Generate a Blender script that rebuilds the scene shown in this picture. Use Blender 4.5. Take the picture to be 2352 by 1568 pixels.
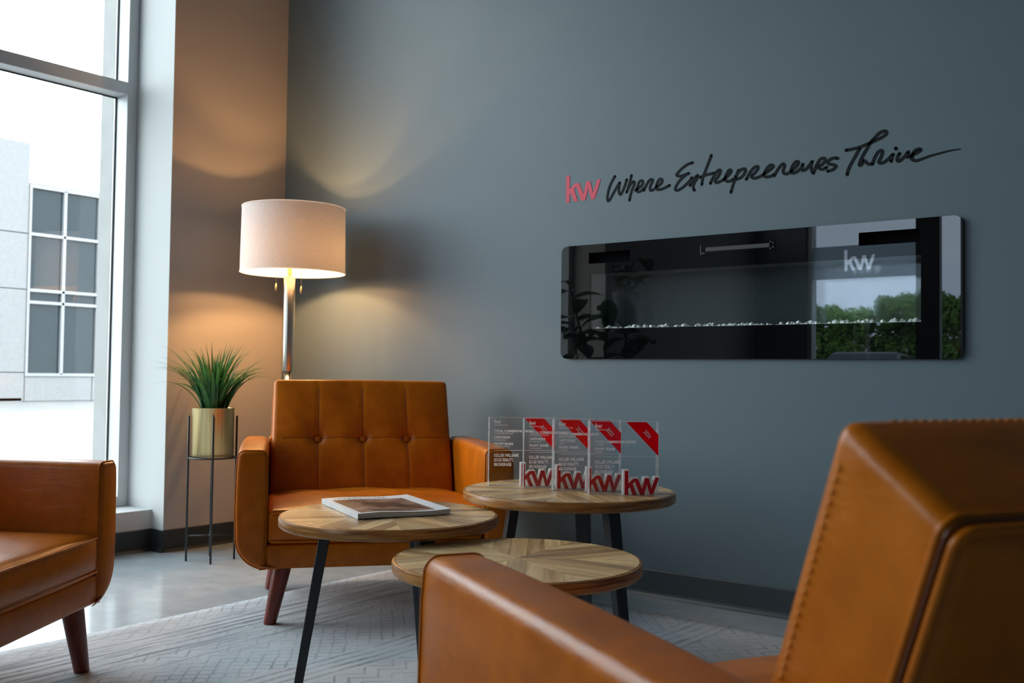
import bpy, bmesh, math, random
import numpy as np
from mathutils import Vector, Matrix
random.seed(7); RNG = random.Random(7)
sc = bpy.context.scene
COL = sc.collection
for o in list(bpy.data.objects): bpy.data.objects.remove(o)
PI = math.pi
# world frame: x along the dark wall (0 = inner corner), y = 0 the dark wall (room is y < 0), z up, metres
# ------------------------------------------------------------------ camera
cam_d = bpy.data.cameras.new('camera'); cam = bpy.data.objects.new('camera', cam_d); COL.objects.link(cam)
sc.camera = cam
yaw, pitch, roll = math.radians(37.3615), math.radians(1.8626), math.radians(0.7386)
f = Vector((-math.sin(yaw)*math.cos(pitch), math.cos(yaw)*math.cos(pitch), math.sin(pitch)))
r0 = Vector((math.cos(yaw), math.sin(yaw), 0)); u0 = r0.cross(f)
r = math.cos(roll)*r0 + math.sin(roll)*u0; u = -math.sin(roll)*r0 + math.cos(roll)*u0
M = Matrix((r, u, -f)).transposed().to_4x4(); M.translation = Vector((4.165, -3.464, 0.85))
cam.matrix_world = M
cam_d.sensor_width = 36; cam_d.lens = 2308.94/2352*36
cam_d.clip_start = .05; cam_d.clip_end = 300
cam_d.dof.use_dof = True; cam_d.dof.focus_distance = 3.0; cam_d.dof.aperture_fstop = 6.3
# ------------------------------------------------------------------ world, light, exposure
sc.view_settings.view_transform = 'Standard'; sc.view_settings.look = 'None'
sc.view_settings.gamma = 1; sc.view_settings.use_curve_mapping = False
sc.view_settings.exposure = 0.0
SKY = 8.6
w = bpy.data.worlds.new('world'); sc.world = w; w.use_nodes = True
wn = w.node_tree; wn.nodes.clear()
def wnode(t, **k):
    n = wn.nodes.new(t)
    for a, b in k.items(): setattr(n, a, b)
    return n
wo = wnode('ShaderNodeOutputWorld'); wb_ = wnode('ShaderNodeBackground')
tc = wnode('ShaderNodeTexCoord'); mp = wnode('ShaderNodeMapping'); mp.inputs['Scale'].default_value = (1, 1, 3.2)
nz = wnode('ShaderNodeTexNoise'); nz.inputs['Scale'].default_value = 2.2; nz.inputs['Detail'].default_value = 6
cr = wnode('ShaderNodeValToRGB')
cr.color_ramp.elements[0].position = .36; cr.color_ramp.elements[0].color = (.70, .80, .93, 1)
cr.color_ramp.elements[1].position = .66; cr.color_ramp.elements[1].color = (.92, .98, 1.0, 1)
wn.links.new(tc.outputs['Generated'], mp.inputs['Vector']); wn.links.new(mp.outputs[0], nz.inputs['Vector'])
wn.links.new(nz.outputs['Fac'], cr.inputs[0]); wn.links.new(cr.outputs[0], wb_.inputs['Color'])
wb_.inputs['Strength'].default_value = SKY; wn.links.new(wb_.outputs[0], wo.inputs[0])
def portal(loc, rot, sx, sy):      # sampling guides at the real windows and the added upper one; they give no light of their own
    l = bpy.data.lights.new('window_portal', 'AREA'); l.shape = 'RECTANGLE'; l.size = sx; l.size_y = sy; l.cycles.is_portal = True
    o = bpy.data.objects.new('window_portal', l); COL.objects.link(o); o.location = loc; o.rotation_euler = rot
portal((-.50, -1.94, 2.1), (0, -PI/2, 0), 3.9, 2.5)
portal((1.25, -6.12, 1.6), (PI/2, 0, 0), 1.5, 3.1)
portal((-.46, -4.65, 3.17), (0, -PI/2, 0), 1.8, 2.4)
cy = sc.cycles
cy.use_denoising = True
cy.max_bounces = 10; cy.diffuse_bounces = 5; cy.glossy_bounces = 5; cy.transmission_bounces = 8; cy.transparent_max_bounces = 24
cy.caustics_reflective = False; cy.caustics_refractive = False; cy.sample_clamp_indirect = 6
# ------------------------------------------------------------------ material helpers
MATS = {}
class NT:
    def __init__(s, name):
        s.m = bpy.data.materials.new(name); s.m.use_nodes = True; s.t = s.m.node_tree; s.t.nodes.clear()
        s.out = s.n('ShaderNodeOutputMaterial'); MATS[name] = s.m
    def n(s, t, ins=None, **k):
        x = s.t.nodes.new(t)
        for a, b in k.items(): setattr(x, a, b)
        if ins:
            for a, b in ins.items():
                if isinstance(b, bpy.types.NodeSocket): s.t.links.new(b, x.inputs[a])
                else: x.inputs[a].default_value = b
        return x
    def pr(s, col, rough=.5, metal=0, spec=.5, bump=None, **k):
        ins = {'Base Color': col if isinstance(col, bpy.types.NodeSocket) else (*col, 1), 'Roughness': rough, 'Metallic': metal, 'Specular IOR Level': spec}
        ins.update({a.replace('_', ' '): b for a, b in k.items()})
        if bump is not None: ins['Normal'] = bump
        p = s.n('ShaderNodeBsdfPrincipled', ins); s.t.links.new(p.outputs[0], s.out.inputs[0]); return p
    def coord(s, sc_=(1, 1, 1), kind='Object', rot=(0, 0, 0)):
        c = s.n('ShaderNodeTexCoord'); m = s.n('ShaderNodeMapping', {'Vector': c.outputs[kind], 'Scale': sc_, 'Rotation': rot}); return m.outputs[0]
    def noise(s, v, scale, detail=4, rough=.5, dist=0):
        return s.n('ShaderNodeTexNoise', {'Vector': v, 'Scale': scale, 'Detail': detail, 'Roughness': rough, 'Distortion': dist}).outputs['Fac']
    def ramp(s, fac, stops):
        x = s.n('ShaderNodeValToRGB', {0: fac}); e = x.color_ramp.elements
        while len(e) < len(stops): e.new(.5)
        for i, (p, c) in enumerate(stops): e[i].position = p; e[i].color = (*c, 1) if len(c) == 3 else c
        return x.outputs[0]
    def bump(s, h, strength=.2, dist=.01):
        return s.n('ShaderNodeBump', {'Height': h, 'Strength': strength, 'Distance': dist}).outputs[0]
    def math(s, op, a, b=0., c=None):
        ins = {0: a, 1: b}
        if c is not None: ins[2] = c
        return s.n('ShaderNodeMath', ins, operation=op).outputs[0]
    def mix(s, fac, a, b, bt='MIX'):
        x = s.n('ShaderNodeMix', data_type='RGBA', blend_type=bt)
        for i, v in ((0, fac), (6, a), (7, b)):
            if isinstance(v, bpy.types.NodeSocket): s.t.links.new(v, x.inputs[i])
            else: x.inputs[i].default_value = v if i == 0 else (*v, 1)
        return x.outputs[2]
def plain(name, col, rough=.5, metal=0, spec=.5, var=.06, scale=9, bump=.05, **k):
    n = NT(name); v = n.coord(); f_ = n.noise(v, scale, 3)
    a = tuple(c*(1-var) for c in col); b = tuple(min(1, c*(1+var)) for c in col)
    n.pr(n.ramp(f_, [(.3, a), (.7, b)]), rough, metal, spec, n.bump(n.noise(v, scale*12, 2), bump, .002), **k); return n.m
def wall_paint(name, col, rough, spec=.4):
    n = NT(name); v = n.coord(); a = tuple(c*.96 for c in col); b = tuple(c*1.04 for c in col)
    n.pr(n.ramp(n.noise(v, 1.3, 5, .6), [(.3, a), (.7, b)]), rough, 0, spec, n.bump(n.noise(v, 260, 2), .12, .0012)); return n.m
M_dark = wall_paint('slate_blue_paint', (.128, .176, .204), .48, .40)
M_beige = wall_paint('pale_grey_paint', (.43, .40, .37), .6)
M_reveal = wall_paint('white_reveal_paint', (.52, .54, .535), .6)
M_ceil = wall_paint('ceiling_paint', (.30, .31, .32), .8)
M_base = plain('black_rubber_base', (.022, .028, .03), .38)
M_basedark = plain('slate_rubber_base', (.05, .066, .075), .4)
M_frame = plain('window_aluminium', (.62, .66, .68), .4, 0, .5, .02, bump=.02)
M_gasket = plain('black_gasket', (.015, .015, .016), .6)
M_white = plain('white_enamel', (.75, .76, .76), .45, bump=.02)
M_blackmetal = plain('black_steel', (.016, .020, .024), .42, 0, .5, .15)
M_nickel = plain('brushed_nickel', (.62, .58, .50), .28, 1, var=.1)
M_paper = plain('white_paper', (.72, .74, .76), .5, bump=.03)
M_ink = plain('grey_ink', (.12, .14, .15), .6)
M_vinyl = plain('charcoal_vinyl', (.011, .016, .019), .7, 0, .15)
M_redvinyl = plain('coral_red_vinyl', (.72, .045, .09), .5)
M_red = plain('red_acrylic', (.62, .004, .022), .25, var=.12)
M_ribbon = plain('red_print', (.88, .008, .05), .35)
M_whiteacr = plain('white_acrylic', (.80, .80, .79), .3)
def leather():
    n = NT('tan_leather'); v = n.coord()
    big = n.noise(v, 3.2, 5, .6); fine = n.noise(v, 26, 4, .6)
    c = n.ramp(big, [(.25, (.35, .086, .0008)), (.5, (.54, .136, .0016)), (.78, (.70, .200, .004))])
    c = n.mix(.22, c, n.ramp(fine, [(.3, (.28, .060, .0005)), (.7, (.70, .195, .004))]))
    vo = n.n('ShaderNodeTexVoronoi', {'Vector': v, 'Scale': 210.}).outputs['Distance']
    wr = n.noise(n.coord((1, 1, 5)), 7, 5, .65, .6)
    h = n.math('ADD', n.math('MULTIPLY', vo, .10), n.math('MULTIPLY', wr, .9))
    ro = n.n('ShaderNodeMapRange', {0: fine, 3: .26, 4: .42}).outputs[0]
    n.pr(c, ro, 0, .30, n.bump(h, .22, .006)); return n.m
M_leather = leather()
M_piping = plain('dark_leather_piping', (.13, .036, .007), .35)
M_stitch = plain('orange_thread', (.85, .34, .05), .6)
def stained(name, a, b):
    n = NT(name); g = n.noise(n.coord((14, 14, 1.2)), 6, 5, .6, .4)
    n.pr(n.ramp(g, [(.3, a), (.7, b)]), .32, 0, .5, n.bump(g, .08, .001)); return n.m
M_redwood = stained('mahogany_stain', (.105, .014, .008), (.20, .030, .015))
def planks():
    n = NT('reclaimed_planks'); oi = n.n('ShaderNodeObjectInfo')
    rnd = oi.outputs['Random']
    off = n.n('ShaderNodeCombineXYZ', {0: n.math('MULTIPLY', rnd, 37.), 1: n.math('MULTIPLY', rnd, 91.)}).outputs[0]
    c = n.n('ShaderNodeTexCoord'); uvw = n.n('ShaderNodeUVMap')
    add = n.n('ShaderNodeVectorMath', {0: uvw.outputs[0], 1: off}, operation='ADD').outputs[0]
    mp_ = n.n('ShaderNodeMapping', {'Vector': add, 'Scale': (2.2, 26, 1)}).outputs[0]
    grain = n.noise(mp_, 1.6, 6, .65, .5)
    base = n.ramp(rnd, [(0, (.20, .092, .032)), (.2, (.60, .33, .11)), (.4, (.90, .58, .24)), (.58, (.34, .17, .060)), (.78, (.92, .64, .31)), (1, (.68, .31, .07))])
    dark = n.mix(.45, base, (.09, .046, .02)); lite = n.mix(.3, base, (.90, .68, .40))
    col = n.mix(n.ramp(grain, [(.34, (0, 0, 0)), (.60, (1, 1, 1))]), dark, lite)
    mp2 = n.n('ShaderNodeMapping', {'Vector': add, 'Scale': (42, 5, 1)}).outputs[0]
    saw = n.ramp(n.noise(mp2, 2.0, 3, .5), [(.56, (0, 0, 0)), (.70, (1, 1, 1))])
    col = n.mix(n.math('MULTIPLY', saw, n.math('MULTIPLY', rnd, .35)), col, (.62, .42, .24))
    h = n.math('ADD', n.math('MULTIPLY', grain, .6), n.math('MULTIPLY', saw, .3))
    n.pr(col, n.n('ShaderNodeMapRange', {0: grain, 3: .34, 4: .22}).outputs[0], 0, .5, n.bump(h, .16, .0015)); return n.m
M_plank = planks()
def rimwood():
    n = NT('stained_wood_edge'); g = n.noise(n.coord((3, 3, 60)), 3, 5, .6, .5)
    n.pr(n.ramp(g, [(.3, (.13, .042, .008)), (.5, (.38, .155, .034)), (.72, (.56, .28, .075))]), .33, 0, .5, n.bump(g, .1, .001)); return n.m
M_rim = rimwood()
def concrete():
    n = NT('polished_concrete'); v = n.coord()
    a = n.noise(v, .9, 7, .6, .3); b = n.noise(v, 7, 5, .65)
    c = n.mix(.4, n.ramp(a, [(.3, (.33, .385, .42)), (.7, (.45, .51, .545))]), n.ramp(b, [(.35, (.29, .34, .375)), (.65, (.48, .54, .575))]))
    n.pr(c, n.n('ShaderNodeMapRange', {0: b, 3: .10, 4: .2}).outputs[0], 0, .55, n.bump(n.noise(v, 4, 3), .05, .002)); return n.m
M_floor = concrete()
def rugmat():
    n = NT('distressed_rug'); c = n.n('ShaderNodeTexCoord').outputs['Object']
    sx = n.n('ShaderNodeSeparateXYZ', {0: c}); X, Y = sx.outputs[0], sx.outputs[1]
    wob = n.noise(n.coord((1, 1, 1)), 2.1, 3)
    Xw = n.math('ADD', X, n.math('MULTIPLY', wob, .06))
    # bands across x, each carrying stripes, zigzags or lattice
    band = n.math('FRACT', n.math('MULTIPLY', n.math('SUBTRACT', Xw, 1.11), 1/.62))
    zig = n.math('PINGPONG', Y, .055)
    st = n.math('FRACT', n.math('MULTIPLY', n.math('ADD', Xw, zig), 1/.052))
    zl = n.ramp(st, [(0, (1, 1, 1)), (.16, (0, 0, 0)), (.84, (0, 0, 0)), (1, (1, 1, 1))])
    cross = n.math('FRACT', n.math('MULTIPLY', n.math('SUBTRACT', Xw, zig), 1/.052))
    zl2 = n.ramp(cross, [(0, (1, 1, 1)), (.16, (0, 0, 0)), (.84, (0, 0, 0)), (1, (1, 1, 1))])
    sn = n.math('FRACT', n.math('MULTIPLY', Xw, 1/.038))
    strp = n.ramp(sn, [(.0, (1, 1, 1)), (.30, (1, 1, 1)), (.42, (0, 0, 0)), (.95, (0, 0, 0)), (1, (1, 1, 1))])
    m_str = n.ramp(band, [(0, (0, 0, 0)), (.30, (0, 0, 0)), (.33, (1, 1, 1)), (.56, (1, 1, 1)), (.59, (0, 0, 0))])
    m_lat = n.ramp(band, [(0, (1, 1, 1)), (.28, (1, 1, 1)), (.31, (0, 0, 0)), (1, (0, 0, 0))])
    lat = n.math('MAXIMUM', zl, n.math('MULTIPLY', zl2, m_lat))
    pat = n.mix(m_str, lat, strp)
    wear = n.ramp(n.noise(n.coord((1, 1, 1)), 5.5, 7, .7), [(.36, (.0, .0, .0)), (.62, (1, 1, 1))])
    wearf = n.ramp(n.noise(n.coord((10, 3, 1)), 16, 3, .6), [(.3, (.25, .25, .25)), (.6, (1, 1, 1))])
    edge = n.ramp(n.math('ABSOLUTE', n.math('SUBTRACT', Xw, 1.44)), [(.0, (1.0, 1.0, 1.0)), (.14, (.8, .8, .8)), (.27, (0, 0, 0))])
    streak = n.ramp(n.noise(n.coord((26, 1.1, 1)), 2, 5, .6), [(.48, (0, 0, 0)), (.62, (1, 1, 1))])
    amt = n.math('MULTIPLY', n.math('MULTIPLY', pat, wear), wearf)
    amt = n.math('MULTIPLY', amt, .95)
    amt2 = n.math('MULTIPLY', n.math('MULTIPLY', edge, streak), .9)
    col = n.mix(n.math('MAXIMUM', amt, amt2), n.ramp(n.noise(n.coord(), 3, 6, .7), [(.3, (.39, .425, .455)), (.7, (.51, .55, .58))]), (.13, .145, .17))
    pile = n.noise(n.coord(), 330, 2)
    n.pr(col, .95, 0, .1, n.bump(n.math('SUBTRACT', n.math('MULTIPLY', pile, .6), n.math('MULTIPLY', amt, .5)), .55, .003), Sheen_Weight=.15); return n.m
M_rug = rugmat()
def thin_glass(name, tint, ior, rough=0.0, boost=1.0, offset=0.0):
    n = NT(name); bf = n.n('ShaderNodeNewGeometry').outputs['Backfacing']
    io = n.math('ADD', ior, n.math('MULTIPLY', bf, 1/ior-ior))      # same reflectance on both faces of a thin sheet
    fr = n.n('ShaderNodeFresnel', {'IOR': io}).outputs[0]
    t = n.n('ShaderNodeBsdfTransparent', {0: (*tint, 1)}); g = n.n('ShaderNodeBsdfGlossy', {'Roughness': rough, 'Color': (1, 1, 1, 1)})
    fac = n.math('MINIMUM', n.math('MULTIPLY_ADD', fr, boost, offset), 1.)
    mx = n.n('ShaderNodeMixShader', {0: fac, 1: t.outputs[0], 2: g.outputs[0]})
    # a small even scatter of dust keeps the sheet from being perfectly clean
    n.t.links.new(mx.outputs[0], n.out.inputs[0]); return n.m
M_glass = thin_glass('window_glass', (.96, .98, .97), 1.45)
M_tinted = thin_glass('tinted_door_glass', (.70, .75, .79), 1.45)
M_acrylic = thin_glass('clear_acrylic', (.975, .98, .985), 1.45, .0, .7, .004)
M_fireglass = thin_glass('firebox_glass', (.97, .98, .98), 1.52)
def acr_edge():
    n = NT('polished_acrylic_edge'); v = n.coord((1, 1, 1))
    d = n.n('ShaderNodeBsdfTransparent', {0: (.8, .83, .86, 1)}); p = n.n('ShaderNodeBsdfTranslucent', {0: (.85, .88, .92, 1)})
    q = n.n('ShaderNodeBsdfDiffuse', {0: (.8, .82, .85, 1)}); g = n.n('ShaderNodeBsdfGlossy', {'Roughness': .15})
    a = n.n('ShaderNodeMixShader', {0: .5, 1: p.outputs[0], 2: q.outputs[0]})
    b = n.n('ShaderNodeMixShader', {0: n.ramp(n.noise(v, 60, 3), [(.3, (.35, .35, .35)), (.7, (.75, .75, .75))]), 1: d.outputs[0], 2: a.outputs[0]})
    c = n.n('ShaderNodeMixShader', {0: .12, 1: b.outputs[0], 2: g.outputs[0]})
    n.t.links.new(c.outputs[0], n.out.inputs[0]); return n.m
M_acredge = acr_edge()
def shade():
    n = NT('white_linen_shade'); v = n.coord((1, 1, 1))
    wv = n.noise(n.coord((1, 1, .15)), 420, 2); wh = n.noise(n.coord((.1, .1, 1)), 420, 2)
    col = n.ramp(n.math('ADD', n.math('MULTIPLY', wv, .5), n.math('MULTIPLY', wh, .5)), [(.35, (.54, .52, .53)), (.65, (.63, .62, .63))])
    d = n.n('ShaderNodeBsdfDiffuse', {0: col}); t = n.n('ShaderNodeBsdfTranslucent', {0: (.80, .76, .70, 1)})
    m = n.n('ShaderNodeMixShader', {0: .045, 1: d.outputs[0], 2: t.outputs[0]}); n.t.links.new(m.outputs[0], n.out.inputs[0]); return n.m
M_shade = shade()
def emit(name, col, s):
    n = NT(name); e = n.n('ShaderNodeEmission', {0: (*col, 1), 1: s}); n.t.links.new(e.outputs[0], n.out.inputs[0]); return n.m
BULB = 800.
M_bulb = emit('warm_bulb', (1, .52, .20), BULB)
def brass():
    n = NT('brushed_brass'); g = n.noise(n.coord((30, 30, .4)), 5, 4, .6)
    n.pr(n.ramp(g, [(.3, (.52, .39, .16)), (.7, (.78, .64, .34))]), .36, 1, .5, n.bump(g, .05, .0006)); return n.m
M_brass = brass()
def leafm(name, a, b, rough=.45):
    n = NT(name); g = n.noise(n.coord((1, 1, 1)), 14, 4); oi = n.n('ShaderNodeObjectInfo').outputs['Random']
    c = n.mix(n.math('MULTIPLY', oi, .55), n.ramp(g, [(.3, a), (.7, b)]), tuple(x*.35 for x in a))
    p = n.pr(c, rough, 0, .5); t = n.n('ShaderNodeBsdfTranslucent', {0: c})
    m = n.n('ShaderNodeMixShader', {0: .25, 1: p.outputs[0], 2: t.outputs[0]}); n.t.links.new(m.outputs[0], n.out.inputs[0]); return n.m
M_grass = leafm('grass_leaf', (.012, .085, .022), (.075, .26, .06))
M_bigleaf = leafm('dark_leaf', (.010, .035, .012), (.03, .09, .02), .3)
M_tree = leafm('tree_foliage', (.13, .27, .04), (.32, .52, .10), .7)
M_soil = plain('dark_soil', (.03, .022, .016), .95)
def gloss(name, col, rough=.02, ior=1.9, var=.05):
    n = NT(name); v = n.coord(); p = n.pr(n.ramp(n.noise(v, 3, 3), [(.3, tuple(c*(1-var) for c in col)), (.7, tuple(c*(1+var) for c in col))]), rough, 0, .5); p.inputs['IOR'].default_value = ior; return n.m
M_fireblack = gloss('black_glass', (.0030, .0034, .004), .004, 1.55)
M_firebox = plain('firebox_grey', (.10, .125, .13), .5)
M_fireback = gloss('firebox_back', (.045, .056, .060), .03, 1.6)
M_blackdisp = plain('smoked_display', (.022, .025, .027), .5)
M_slot = plain('matt_black_slot', (.004, .004, .005), .95, 0, .05)
M_crystal = gloss('clear_crystal', (.88, .92, .93), .08, 1.6)
M_facade = plain('white_stucco', (.20, .20, .198), .85)
M_pil = plain('pale_stucco', (.29, .29, .28), .85)
M_extframe = plain('white_window_frame', (.24, .245, .25), .5)
M_extglass = gloss('tinted_building_glass', (.018, .026, .031), .03, 1.3)
M_pave = plain('pale_paving', (.15, .148, .144), .9, var=.12, scale=.5)
M_carpaint = gloss('dark_blue_car_paint', (.03, .035, .055), .12, 1.5)
M_tyre = plain('rubber_tyre', (.02, .02, .02), .8)
M_potgrey = plain('grey_ceramic', (.13, .14, .15), .55)
M_filmgrey = plain('grey_window_film', (.16, .19, .22), .7)
def transl(name, col, dif=.3):
    n = NT(name); t = n.n('ShaderNodeBsdfTranslucent', {0: (*col, 1)}); d = n.n('ShaderNodeBsdfDiffuse', {0: (*col, 1)})
    m = n.n('ShaderNodeMixShader', {0: dif, 1: t.outputs[0], 2: d.outputs[0]}); n.t.links.new(m.outputs[0], n.out.inputs[0]); return n.m
M_filmband = transl('translucent_grey_film', (.50, .58, .64))
M_print = transl('white_print', (.98, .98, .98), .35)
M_yearprint = plain('white_year_print', (.95, .95, .95), .4)
M_whiteacr = transl('white_acrylic', (.97, .97, .96), .5)
M_ribbon = transl('red_print', (.95, .008, .05), .3)
M_filmwhite = transl('white_window_film', (.85, .87, .9))
M_picture = NT('cover_photograph')
_v = M_picture.coord((1, 1, 1)); _n = M_picture.noise(_v, 9, 5, .6, .8); 
M_picture.pr(M_picture.ramp(_n, [(.34, (.030, .014, .010)), (.44, (.12, .06, .045)), (.53, (.27, .17, .13)), (.66, (.46, .36, .31))]), .28)
M_picture = M_picture.m
M_figure = plain('dark_print_ink', (.035, .015, .012), .3, var=.3, scale=30)
# ------------------------------------------------------------------ geometry helpers
def tag(o, label=None, cat=None, group=None, kind=None):
    if label: o['label'] = label
    if cat: o['category'] = cat
    if group: o['group'] = group
    if kind: o['kind'] = kind
    return o
def mk(name, verts, faces, mat, parent=None, smooth=False, mats=None, fmat=None):
    me = bpy.data.meshes.new(name); me.from_pydata([tuple(v) for v in verts], [], faces)
    for m in (mats or [mat]): me.materials.append(m)
    if fmat: me.polygons.foreach_set('material_index', fmat)
    if smooth: me.polygons.foreach_set('use_smooth', [True]*len(me.polygons))
    me.update()
    o = bpy.data.objects.new(name, me); COL.objects.link(o); o.parent = parent
    return o
def empty(name, loc=(0, 0, 0), rz=0):
    o = bpy.data.objects.new(name, None); COL.objects.link(o); o.location = loc; o.rotation_euler = (0, 0, rz); o.empty_display_size = .05; return o
class MB:
    def __init__(s): s.v = []; s.f = []; s.mi = []
    def add(s, v, f, mi=0):
        k = len(s.v); s.v += [tuple(p) for p in v]; s.f += [tuple(i+k for i in q) for q in f]; s.mi += [mi]*len(f); return s
    def box(s, a, b, mi=0, rz=0, c=None):
        x0, y0, z0 = a; x1, y1, z1 = b
        v = [(x0,y0,z0),(x1,y0,z0),(x1,y1,z0),(x0,y1,z0),(x0,y0,z1),(x1,y0,z1),(x1,y1,z1),(x0,y1,z1)]
        return s.add(v, [(0,3,2,1),(4,5,6,7),(0,1,5,4),(1,2,6,5),(2,3,7,6),(3,0,4,7)], mi)
    def bbox(s, a, b, r=.004, mi=0):     # box with a small chamfer
        bm = bmesh.new(); bmesh.ops.create_cube(bm, size=1)
        for v in bm.verts: v.co = Vector([(a[i]+b[i])/2 + v.co[i]*(b[i]-a[i]) for i in range(3)])
        bmesh.ops.bevel(bm, geom=bm.edges[:], offset=r, segments=2, profile=.7, affect='EDGES')
        bm.verts.index_update(); s.add([v.co for v in bm.verts], [[v.index for v in q.verts] for q in bm.faces], mi); bm.free(); return s
    def tube(s, pts, r, n=8, closed=False, caps=True, mi=0):
        pts = [Vector(p) for p in pts]; N = len(pts); vs = []; fs = []
        rr = r if isinstance(r, (list, tuple)) else [r]*N
        up = Vector((0, 0, 1)); prev = None
        for i, p in enumerate(pts):
            d = (pts[(i+1) % N]-pts[i-1]) if closed else (pts[min(i+1, N-1)]-pts[max(i-1, 0)])
            d.normalize()
            if prev is None:
                a = d.orthogonal().normalized() if abs(d.z) > .9 else d.cross(up).normalized()
            else:
                a = (prev - d*prev.dot(d)).normalized()
            prev = a; b = d.cross(a)
            for k in range(n):
                t = 2*PI*k/n; vs.append(p + rr[i]*(math.cos(t)*a + math.sin(t)*b))
        for i in range(N if closed else N-1):
            for k in range(n):
                j = (i+1) % N; fs.append((i*n+k, i*n+(k+1) % n, j*n+(k+1) % n, j*n+k))
        if caps and not closed: fs.append(tuple(range(n))[::-1]); fs.append(tuple((N-1)*n+k for k in range(n)))
        return s.add(vs, fs, mi)
    def lathe(s, prof, n=32, c=(0, 0, 0), mi=0):     # profile of (radius, z); caps where radius ends above zero
        vs = []; fs = []
        for (rad, z) in prof:
            for k in range(n): t = 2*PI*k/n; vs.append((c[0]+rad*math.cos(t), c[1]+rad*math.sin(t), c[2]+z))
        for i in range(len(prof)-1):
            for k in range(n): fs.append((i*n+k, i*n+(k+1) % n, (i+1)*n+(k+1) % n, (i+1)*n+k))
        if prof[0][0] > 1e-6: fs.append(tuple(range(n))[::-1])
        if prof[-1][0] > 1e-6: fs.append(tuple((len(prof)-1)*n+k for k in range(n)))
        return s.add(vs, fs, mi)
    def poly(s, pts, z0, z1, mi=0, plane='xz'):       # extruded outline; plane xz: thickness along y
        N = len(pts)
        P3 = (lambda p, t: (p[0], t, p[1])) if plane == 'xz' else (lambda p, t: (p[0], p[1], t))
        v = [P3(p, z0) for p in pts]+[P3(p, z1) for p in pts]
        fs = [tuple(range(N)), tuple(range(2*N-1, N-1, -1))]+[(i, i+N, (i+1) % N+N, (i+1) % N) for i in range(N)]
        return s.add(v, fs, mi)
    def out(s, name, mat, parent=None, smooth=False, mats=None, fix=False):
        o = mk(name, s.v, s.f, mat, parent, smooth, mats, s.mi if mats else None)
        if fix: fixn(o)
        return o
def fixn(o):
    bm = bmesh.new(); bm.from_mesh(o.data); bmesh.ops.remove_doubles(bm, verts=bm.verts, dist=1e-6)
    bmesh.ops.recalc_face_normals(bm, faces=bm.faces); bm.to_mesh(o.data); bm.free(); return o
def smooth_angle(o, deg=40):
    me = o.data; bm = bmesh.new(); bm.from_mesh(me); a = math.radians(deg)
    for e in bm.edges: e.smooth = not (len(e.link_faces) == 2 and e.calc_face_angle(0) > a)
    for q in bm.faces: q.smooth = True
    bm.to_mesh(me); bm.free(); return o
def offset_poly(pts, d):              # grow a counter-clockwise outline by d (mitred)
    n = len(pts); A = sum(pts[i][0]*pts[(i+1) % n][1]-pts[(i+1) % n][0]*pts[i][1] for i in range(n)); s = 1 if A > 0 else -1
    res = []
    for i in range(n):
        p, q, t = Vector(pts[i-1]), Vector(pts[i]), Vector(pts[(i+1) % n])
        e1 = (q-p).normalized(); e2 = (t-q).normalized()
        n1 = Vector((e1.y, -e1.x))*s; n2 = Vector((e2.y, -e2.x))*s
        b = n1+n2; L = b.length
        if L < 1e-4: res.append(tuple(q+n1*d)); continue
        b.normalize(); k = min(d/max(.25, b.dot(n1)), d*2.2) if d > 0 else d/max(.25, b.dot(n1))
        res.append(tuple(q+b*k))
    return res
def puffy(prof, y0, y1, r, steps=4):  # outline in xz extruded along y, both ends rounded with radius r
    secs = []
    for k in range(steps+1):
        t = PI/2*k/steps; secs.append((y0+r*(1-math.sin(t)), -r*(1-math.cos(PI/2-t)) if False else -r*(1-math.sin(PI/2*k/steps)) ))
    secs = [(y0+r*(1-math.cos(PI/2*k/steps)), -r*(1-math.sin(PI/2*k/steps))) for k in range(steps+1)]
    mid = [(y0+r+(y1-y0-2*r)*k/8, 0) for k in range(1, 8)]
    end = [(y0+y1-y, o_) for y, o_ in reversed(secs)]
    secs = secs+mid+end
    N = len(prof); v = []; fs = []
    for y, o_ in secs:
        pp = offset_poly(prof, o_) if o_ < -1e-6 else prof
        v += [(p[0], y, p[1]) for p in pp]
    for i in range(len(secs)-1):
        for k in range(N): fs.append((i*N+k, i*N+(k+1) % N, (i+1)*N+(k+1) % N, (i+1)*N+k))
    fs.append(tuple(range(N))[::-1]); fs.append(tuple((len(secs)-1)*N+k for k in range(N)))
    return v, fs
def roundbox(size, rad, n=(12, 12, 12), k=4, fn=None):
    hx, hy, hz = [s_/2 for s_ in size]
    def axis(h, m):
        a = [-h + rad*(1-math.cos(PI/2*i/k)) for i in range(k)]
        return a + [-(h-rad)+2*(h-rad)*i/m for i in range(m+1)] + [-t for t in reversed(a)]
    A = [axis(h, m) for h, m in zip((hx, hy, hz), n)]; H = (hx, hy, hz)
    idx = {}; vs = []; fs = []
    def vert(p):
        key = tuple(round(c, 6) for c in p)
        if key not in idx:
            q = Vector([max(-(H[i]-rad), min(H[i]-rad, p[i])) for i in range(3)]); d = Vector(p)-q
            w_ = q + (d.normalized()*rad if d.length > 1e-9 else d)
            if fn: w_ = Vector(fn(w_, H))
            idx[key] = len(vs); vs.append(w_)
        return idx[key]
    for ax in range(3):
        a, b = (ax+1) % 3, (ax+2) % 3
        for sgn in (-1, 1):
            for i in range(len(A[a])-1):
                for j in range(len(A[b])-1):
                    q = []
                    for (ii, jj) in ((i, j), (i+1, j), (i+1, j+1), (i, j+1)):
                        p = [0, 0, 0]; p[ax] = sgn*H[ax]; p[a] = A[a][ii]; p[b] = A[b][jj]; q.append(vert(p))
                    fs.append(tuple(q if sgn > 0 else q[::-1]))
    return vs, fs
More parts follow.
